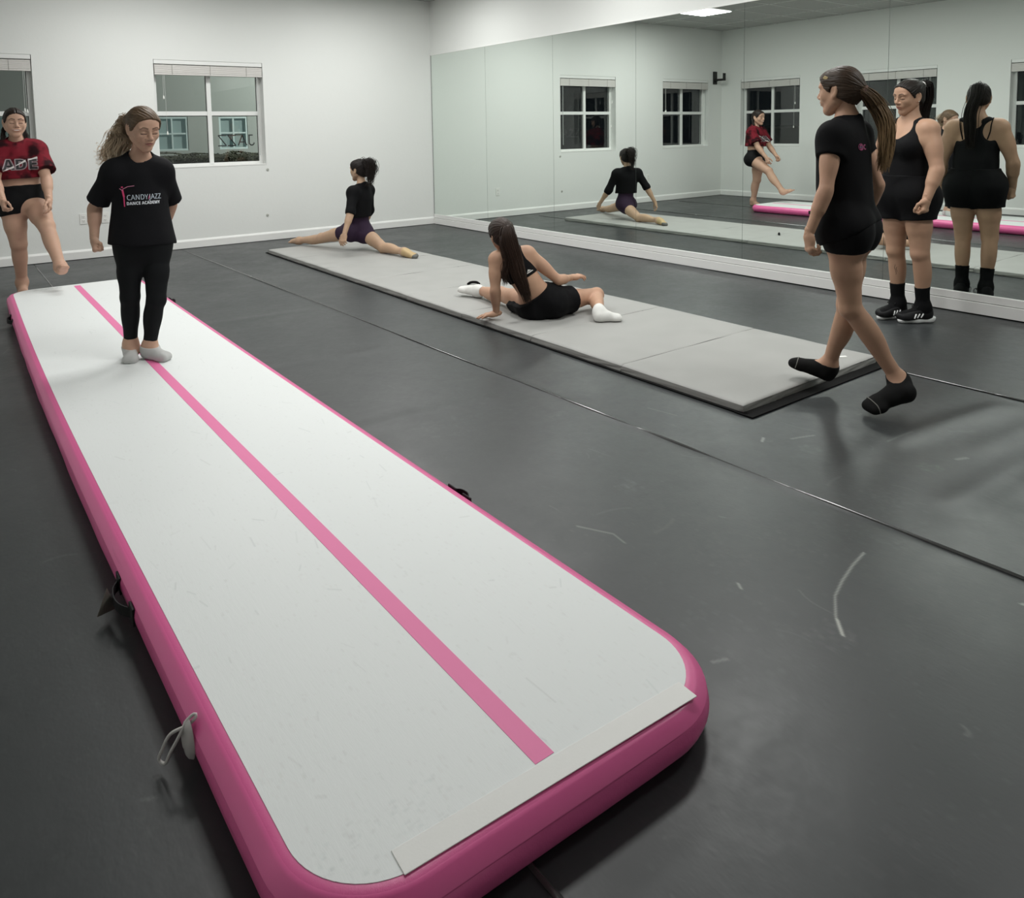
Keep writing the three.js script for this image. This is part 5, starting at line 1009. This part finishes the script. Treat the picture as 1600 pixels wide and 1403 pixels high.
// ---- 4. the girl at the left edge, kicking one leg forward
{
  const J = {
    pelvis: [-5.178, 0.81, 1.735], waist: [-5.182, 0.962, 1.728], chest: [-5.185, 1.115, 1.725], neck: [-5.185, 1.295, 1.725], head: [-5.195, 1.466, 1.77], hUp: [0.02, 1, 0.08], hFwd: [0.06, -0.10, 1],
    LS: [-5.048, 1.225, 1.755], RS: [-5.325, 1.225, 1.745], LE: [-5.005, 0.985, 1.90], LW: [-5.012, 0.815, 2.055], RE: [-5.370, 0.985, 1.87], RW: [-5.335, 0.825, 2.03],
    LH: [-5.095, 0.775, 1.755], RH: [-5.255, 0.775, 1.735], LK: [-5.045, 0.595, 2.08], RK: [-5.226, 0.43, 1.735], LA: [-4.995, 0.285, 2.37], RA: [-5.218, 0.085, 1.675],
    LHl: [-4.99, 0.225, 2.385], LT: [-4.985, 0.315, 2.575], Lfu: [0, 0.9, -0.4], RHl: [-5.217, 0.0, 1.625], RT: [-5.232, 0.0, 1.85],
    Lhand: { dir: [0.02, -0.9, 0.45], palm: [-0.9, 0, -0.2], curl: relaxed }, Rhand: { dir: [0.05, -0.8, 0.6], palm: [0.9, -0.1, 0], curl: loose },
  };
  const g = { s: 0.98, hip: 0.166, hipD: 0.118, waist: 0.146, waistD: 0.110, chest: 0.146, chestD: 0.108, arm: [0.052, 0.042, 0.028], leg: [0.098, 0.065, 0.063, 0.040], bust: 0.066, belly: 0.055 };
  const f = new Figure('girl in red crop top kicking her left leg at the track end', J, g, { base: [-5.2, 0, 1.72], hs: 1.03, tone: FAIR, cell: 0.0075, bare: ['L', 'R'], face: { smile: 1, lip: [0.40, 0.14, 0.12], jaw: 1.1 } });
  const redDye = (x, y, z) => { const q = noise(x * 13, y * 13, z * 13) + 0.55 * noise(x * 29, y * 29, z * 29 + 5) + 0.3 * noise(x * 60, y * 60, z * 60 + 9), k = smooth(-0.45, 0.75, q); return mix3([0.175, 0.012, 0.022], [0.022, 0.004, 0.006], k); };
  const top = f.wear('crop_top', teeField(J, g, f.A, { ease: 0.022, hem: [-5.182, 0.992, 1.73], hemUp: nrm3([-0.05, 1, -0.04]), hemW: 0.190, hemD: 0.148, sleeve: 0.74, cuff: 0.098, neckR: 0.066, fold: 0.006, freq: 9, seed: 60 }), cloth([1, 1, 1], { vertexColors: true }), 0.006, null, redDye);
  const collar = [], An = f.A; for (let i = 0; i < 36; i++) { const a = i / 36 * 6.283; collar.push(toSurface(f.F, cmb(J.neck, An.lc, Math.cos(a) * 0.072, An.fc, Math.sin(a) * 0.075 - 0.006, An.uc, -0.008 - 0.022 * Math.max(0, Math.sin(a))), 0.012)); }
  f.part('collar', tube(collar, 0.009, 80, 8, true), cloth([0.03, 0.006, 0.008]), top);
  f.wear('shorts', shortsField(J, g, f.A, { ease: 0.006, top: -0.03, len: { L: 0.16, R: 0.20 }, cut: 0.2, seed: 61, belly: true }), cloth([0.006, 0.006, 0.007], { roughness: 0.75 }), 0.007);
  f.part('shorts_badge', box(0.026, 0.007, 0.003, 0, 0, 0, 0.001).rotateZ(-0.5).translate(...toSurface({ groups: [{ prims: [...trunk(J, g, f.A, 0.008), ...legPrims(J, g, 'L', 0.008)] }] }, [-5.065, 0.86, 1.87], 0.002)), mat('#dedede'));
  f.hair({ root: [0.020, 0.013, 0.010], tie: [0, -0.03, -0.100], thick: 0.008, part: 0.002 });
  for (const k of [1, -1]) f.lock('plait', [f.hp([0.05 * k, -0.03, -0.06]), f.hp([0.075 * k, -0.085, -0.035]), f.hp([0.082 * k, -0.13, -0.01]), f.hp([0.086 * k, -0.185, 0.0])], (t) => 0.013 + 0.006 * Math.abs(Math.sin(t * 9)) - 0.008 * smooth(0.7, 1, t), 60, 0.0028, { root: [0.018, 0.012, 0.010], seed: 33 + k, wave: 0.003, seg: 16 });
  printOn(f, top, [-5.182, 1.115, 1.86], [0, 0.05, 1], [0.0, 1, 0], 0.27, 0.115, (c, w, h) => {
    const letters = ['A', 'D', 'E']; c.textAlign = 'center'; c.textBaseline = 'middle'; c.font = `bold ${h * 0.98}px sans-serif`; c.lineJoin = 'round';
    letters.forEach((L, i) => {
      const x = w * (0.18 + 0.32 * i), y = h * 0.54; c.save(); c.translate(x, y); c.scale(1.15, 1); c.lineWidth = h * 0.13; c.strokeStyle = '#8f7f83'; c.strokeText(L, 0, 0); c.fillStyle = '#1c1b1f'; c.fillText(L, 0, 0); c.restore();
    });
    c.fillStyle = '#d9d4d2'; for (const [x0, y0, x1, y1] of [[0.02, 0.95, 0.32, 0.68], [0.37, 0.58, 0.64, 0.26], [0.70, 0.20, 0.96, 0.05]]) { c.beginPath(); c.moveTo(w * x0, h * y0); c.lineTo(w * x1, h * (y1 - 0.07)); c.lineTo(w * x1, h * (y1 + 0.09)); c.lineTo(w * x0, h * (y0 + 0.05)); c.fill(); }
  }, 512, 'shirt_letters');
}

// ---- 5. the girl sitting on the mat, leaning on her left hand
{
  const J = {
    pelvis: [-2.462, 0.158, 5.395], waist: [-2.545, 0.262, 5.372], chest: [-2.610, 0.392, 5.322], neck: [-2.642, 0.508, 5.285], head: [-2.690, 0.622, 5.255], hUp: [-0.14, 1, -0.06], hFwd: [0.22, -0.04, -0.97],
    LS: [-2.738, 0.452, 5.238], RS: [-2.530, 0.484, 5.345], LE: [-2.782, 0.258, 5.292], LW: [-2.752, 0.088, 5.258], RE: [-2.372, 0.298, 5.465], RW: [-2.19, 0.282, 5.395],
    LH: [-2.510, 0.135, 5.315], RH: [-2.378, 0.138, 5.425], LK: [-2.470, 0.128, 4.925], LA: [-2.452, 0.098, 4.612], LHl: [-2.442, 0.052, 4.632], LT: [-2.540, 0.082, 4.440], Lkf: [0.3, 1, 0], Lfu: [0.2, 1, 0],
    RK: [-2.005, 0.140, 5.455], RA: [-2.232, 0.098, 5.722], RHl: [-2.285, 0.050, 5.735], RT: [-2.125, 0.050, 5.842], Rkf: [0.75, 0.6, -0.3], Rfu: [-0.1, 1, -0.2],
    Lhand: { dir: [-0.86, -0.10, -0.45], palm: [0, -1, 0.05], curl: flat }, Rhand: { dir: [0.95, 0.08, 0.12], palm: [0.05, -1, -0.1], curl: [0.2, 0.1, 0.14, 0.2, 0.3] },
  };
  const g = { s: 0.88, hip: 0.128, hipD: 0.098, waist: 0.098, waistD: 0.076, chest: 0.110, chestD: 0.080, arm: [0.039, 0.034, 0.0225], leg: [0.071, 0.052, 0.047, 0.033], bust: 0 };
  const f = new Figure('girl in black sports bra sitting on the mat with legs apart', J, g, { base: [-2.48, 0.044, 5.4], hs: 0.98, tone: TAN, cell: 0.006, hand: 0.88 });
  const A = f.A, C = (a, b, c, p = J.chest) => cmb(p, A.lc, a, A.uc, b, A.fc, c);
  const bra = { groups: [{ prims: trunk(J, g, A, 0.0045), clips: [{ p: C(0, -0.075, 0), n: A.uc.map((v) => -v) }] }],
    subs: [cone(C(0, 0.09, 0.02), J.head, 0.062, 0.07, 0.01), ell(C(0, 0.11, 0.09), [0.06, 0.075, 0.08], 0.01, [A.lc, A.uc, A.fc]), ...[1, -1].map((k) => ell(C(k * 0.122, 0.062, -0.01), [0.050, 0.082, 0.14], 0.01, [A.lc, A.uc, A.fc]))], warp: clothWarp(0.0012, 16, 3) };
  const br = f.wear('sports_bra', bra, cloth(BLACK), 0.005);
  printOn(f, br, C(-0.050, -0.045, -0.09), A.fc.map((v) => -v), A.uc, 0.06, 0.045, (c, w, h) => { c.fillStyle = '#c9c7c2'; c.beginPath(); c.moveTo(w * 0.05, h * 0.75); c.lineTo(w * 0.4, h * 0.2); c.lineTo(w * 0.95, h * 0.75); c.fill(); c.fillStyle = '#26262a'; c.fillRect(w * 0.2, h * 0.52, w * 0.6, h * 0.08); }, 128, 'bra_logo');
  f.wear('shorts', shortsField(J, g, A, { ease: 0.016, top: -0.055, len: { L: 0.42, R: 0.40 }, legR: 0.098, fold: 0.007, freq: 11, seed: 71 }), cloth(BLACK), 0.006);
  for (const s of ['L', 'R']) f.wear('sock', sockField(J, g, s, 0.075, 0.004), cloth([0.74, 0.74, 0.71]), 0.0045);
  const hr = { root: [0.032, 0.019, 0.014], tip: [0.040, 0.023, 0.016] };
  f.hair({ ...hr, tie: [0.0, 0.055, -0.100], thick: 0.011 });
  const B = (x, y, z) => [x, y, z];
  f.lock('ponytail', [f.hp([0, 0.05, -0.075]), f.hp([0.0, 0.058, -0.115]), f.hp([0.012, 0.0, -0.145]), B(-2.705, 0.470, 5.420), B(-2.690, 0.360, 5.440), B(-2.655, 0.255, 5.455), B(-2.625, 0.175, 5.450)], (t) => 0.020 + 0.032 * smooth(0.05, 0.35, t) - 0.026 * smooth(0.55, 1, t), 400, 0.0017, { ...hr, seed: 43, wave: 0.007, freq: 8, ragged: 0.35, seg: 22 });
  f.lock('ponytail', [f.hp([0.0, 0.05, -0.1]), f.hp([0.05, -0.02, -0.125]), B(-2.745, 0.455, 5.395), B(-2.765, 0.375, 5.385), B(-2.765, 0.300, 5.385)], (t) => 0.012 + 0.020 * smooth(0.05, 0.4, t) - 0.012 * smooth(0.6, 1, t), 150, 0.0016, { ...hr, seed: 47, wave: 0.008, ragged: 0.4 });
}

// ---- 6. the girl in a split at the far end of the mat
{
  const J = {
    pelvis: [-2.088, 0.272, 1.785], waist: [-2.070, 0.42, 1.80], chest: [-2.058, 0.585, 1.828], neck: [-2.052, 0.752, 1.855], head: [-2.055, 0.925, 1.815], hUp: [0, 1, -0.02], hFwd: [-0.42, -0.05, -0.9],
    LS: [-2.190, 0.688, 1.922], RS: [-1.918, 0.690, 1.758], LE: [-2.262, 0.498, 2.010], LW: [-2.372, 0.278, 2.072], RE: [-1.872, 0.468, 1.665], RW: [-1.850, 0.262, 1.500],
    LH: [-2.150, 0.255, 1.735], RH: [-2.030, 0.258, 1.775], LK: [-2.300, 0.150, 1.315], LA: [-2.428, 0.096, 0.965], LHl: [-2.425, 0.056, 0.985], LT: [-2.492, 0.058, 0.795], Lkf: [-0.25, 1, 0.1], Lfu: [0, 1, 0],
    RK: [-1.962, 0.098, 2.145], RA: [-1.928, 0.098, 2.530], RHl: [-1.938, 0.135, 2.558], RT: [-1.868, 0.064, 2.715], Rkf: [0.1, -1, 0], Rfu: [0, -0.9, -0.4],
    Lhand: { dir: [-0.33, -0.95, 0.15], palm: [0.7, -0.2, -0.6], curl: relaxed }, Rhand: { dir: [-0.05, -0.8, -0.55], palm: [-0.9, -0.1, 0.1], curl: relaxed },
  };
  const g = { s: 0.93, hip: 0.138, hipD: 0.102, waist: 0.112, waistD: 0.086, chest: 0.124, chestD: 0.088, arm: [0.042, 0.037, 0.025], leg: [0.080, 0.056, 0.050, 0.034], bust: 0.05 };
  const f = new Figure('girl in black top and purple shorts in a front split', J, g, { base: [-2.09, 0.044, 1.8], hs: 1.0, tone: [0.48, 0.32, 0.215], cell: 0.007, bare: ['L'] });
  f.wear('top', teeField(J, g, f.A, { ease: 0.014, hem: [-2.072, 0.415, 1.80], hemUp: [0, 1, 0], hemW: 0.150, hemD: 0.118, sleeve: { L: 1.12, R: 1.22 }, neckR: 0.060, fold: 0.005, freq: 10, seed: 80 }), cloth(BLACK), 0.007);
  f.wear('shorts', shortsField(J, g, f.A, { ease: 0.006, top: 0.03, len: { L: 0.34, R: 0.42 }, seed: 81, fold: 0.0018 }), cloth([0.030, 0.016, 0.036], { roughness: 0.7 }), 0.007);
  const sh = f.wear('ballet_shoe', { groups: [{ prims: footPrims(J, g, 'R', false, 0.005), clips: [soleClip(J, 'R', 0.004)] }], clips: [{ p: cmb(J.RA, [0, 0, 1], -0.005), n: [0, 0.2, -1] }] }, cloth([0.50, 0.37, 0.20], { roughness: 0.55 }), 0.005, 'tan ballet shoe with worn grey toe');
  const q = footFrame(J, 'R'), P = (x) => add3(q.Hl, q.dir, x * q.L);
  f.part('toe_tip', fieldMesh({ groups: [{ prims: footPrims(J, g, 'R', false, 0.0065), clips: [soleClip(J, 'R', 0.006), { p: P(0.74), n: q.dir.map((v) => -v) }] }] }, 0.005), cloth([0.14, 0.14, 0.13]), sh);
  f.part('ribbon', new THREE.TorusGeometry(0.039, 0.004, 8, 24).applyMatrix4(new THREE.Matrix4().lookAt(V(0, 0, 0), V(0.05, 0, 1), V(0, 1, 0)).setPosition(...add3(J.RA, [0, 0, 1], -0.02))), cloth([0.55, 0.44, 0.28]), sh);
  const hr = { root: [0.014, 0.010, 0.009], tip: [0.022, 0.016, 0.013] };
  f.hair({ ...hr, tie: [0, 0.062, -0.098], thick: 0.010 });
  const tie = f.hp([0.0, 0.066, -0.104]);
  f.lock('ponytail', [f.hp([0, 0.055, -0.07]), tie, [-2.012, 1.02, 1.955], [-1.998, 0.95, 1.985], [-2.005, 0.86, 1.985], [-2.02, 0.745, 1.965]], (t) => 0.018 + 0.042 * smooth(0.02, 0.3, t) - 0.032 * smooth(0.5, 1, t), 260, 0.002, { ...hr, seed: 51, wave: 0.018, freq: 20, ragged: 0.5, fly: 0.12, seg: 24 });
}

shadows(scene);
renderer.render(scene, camera);
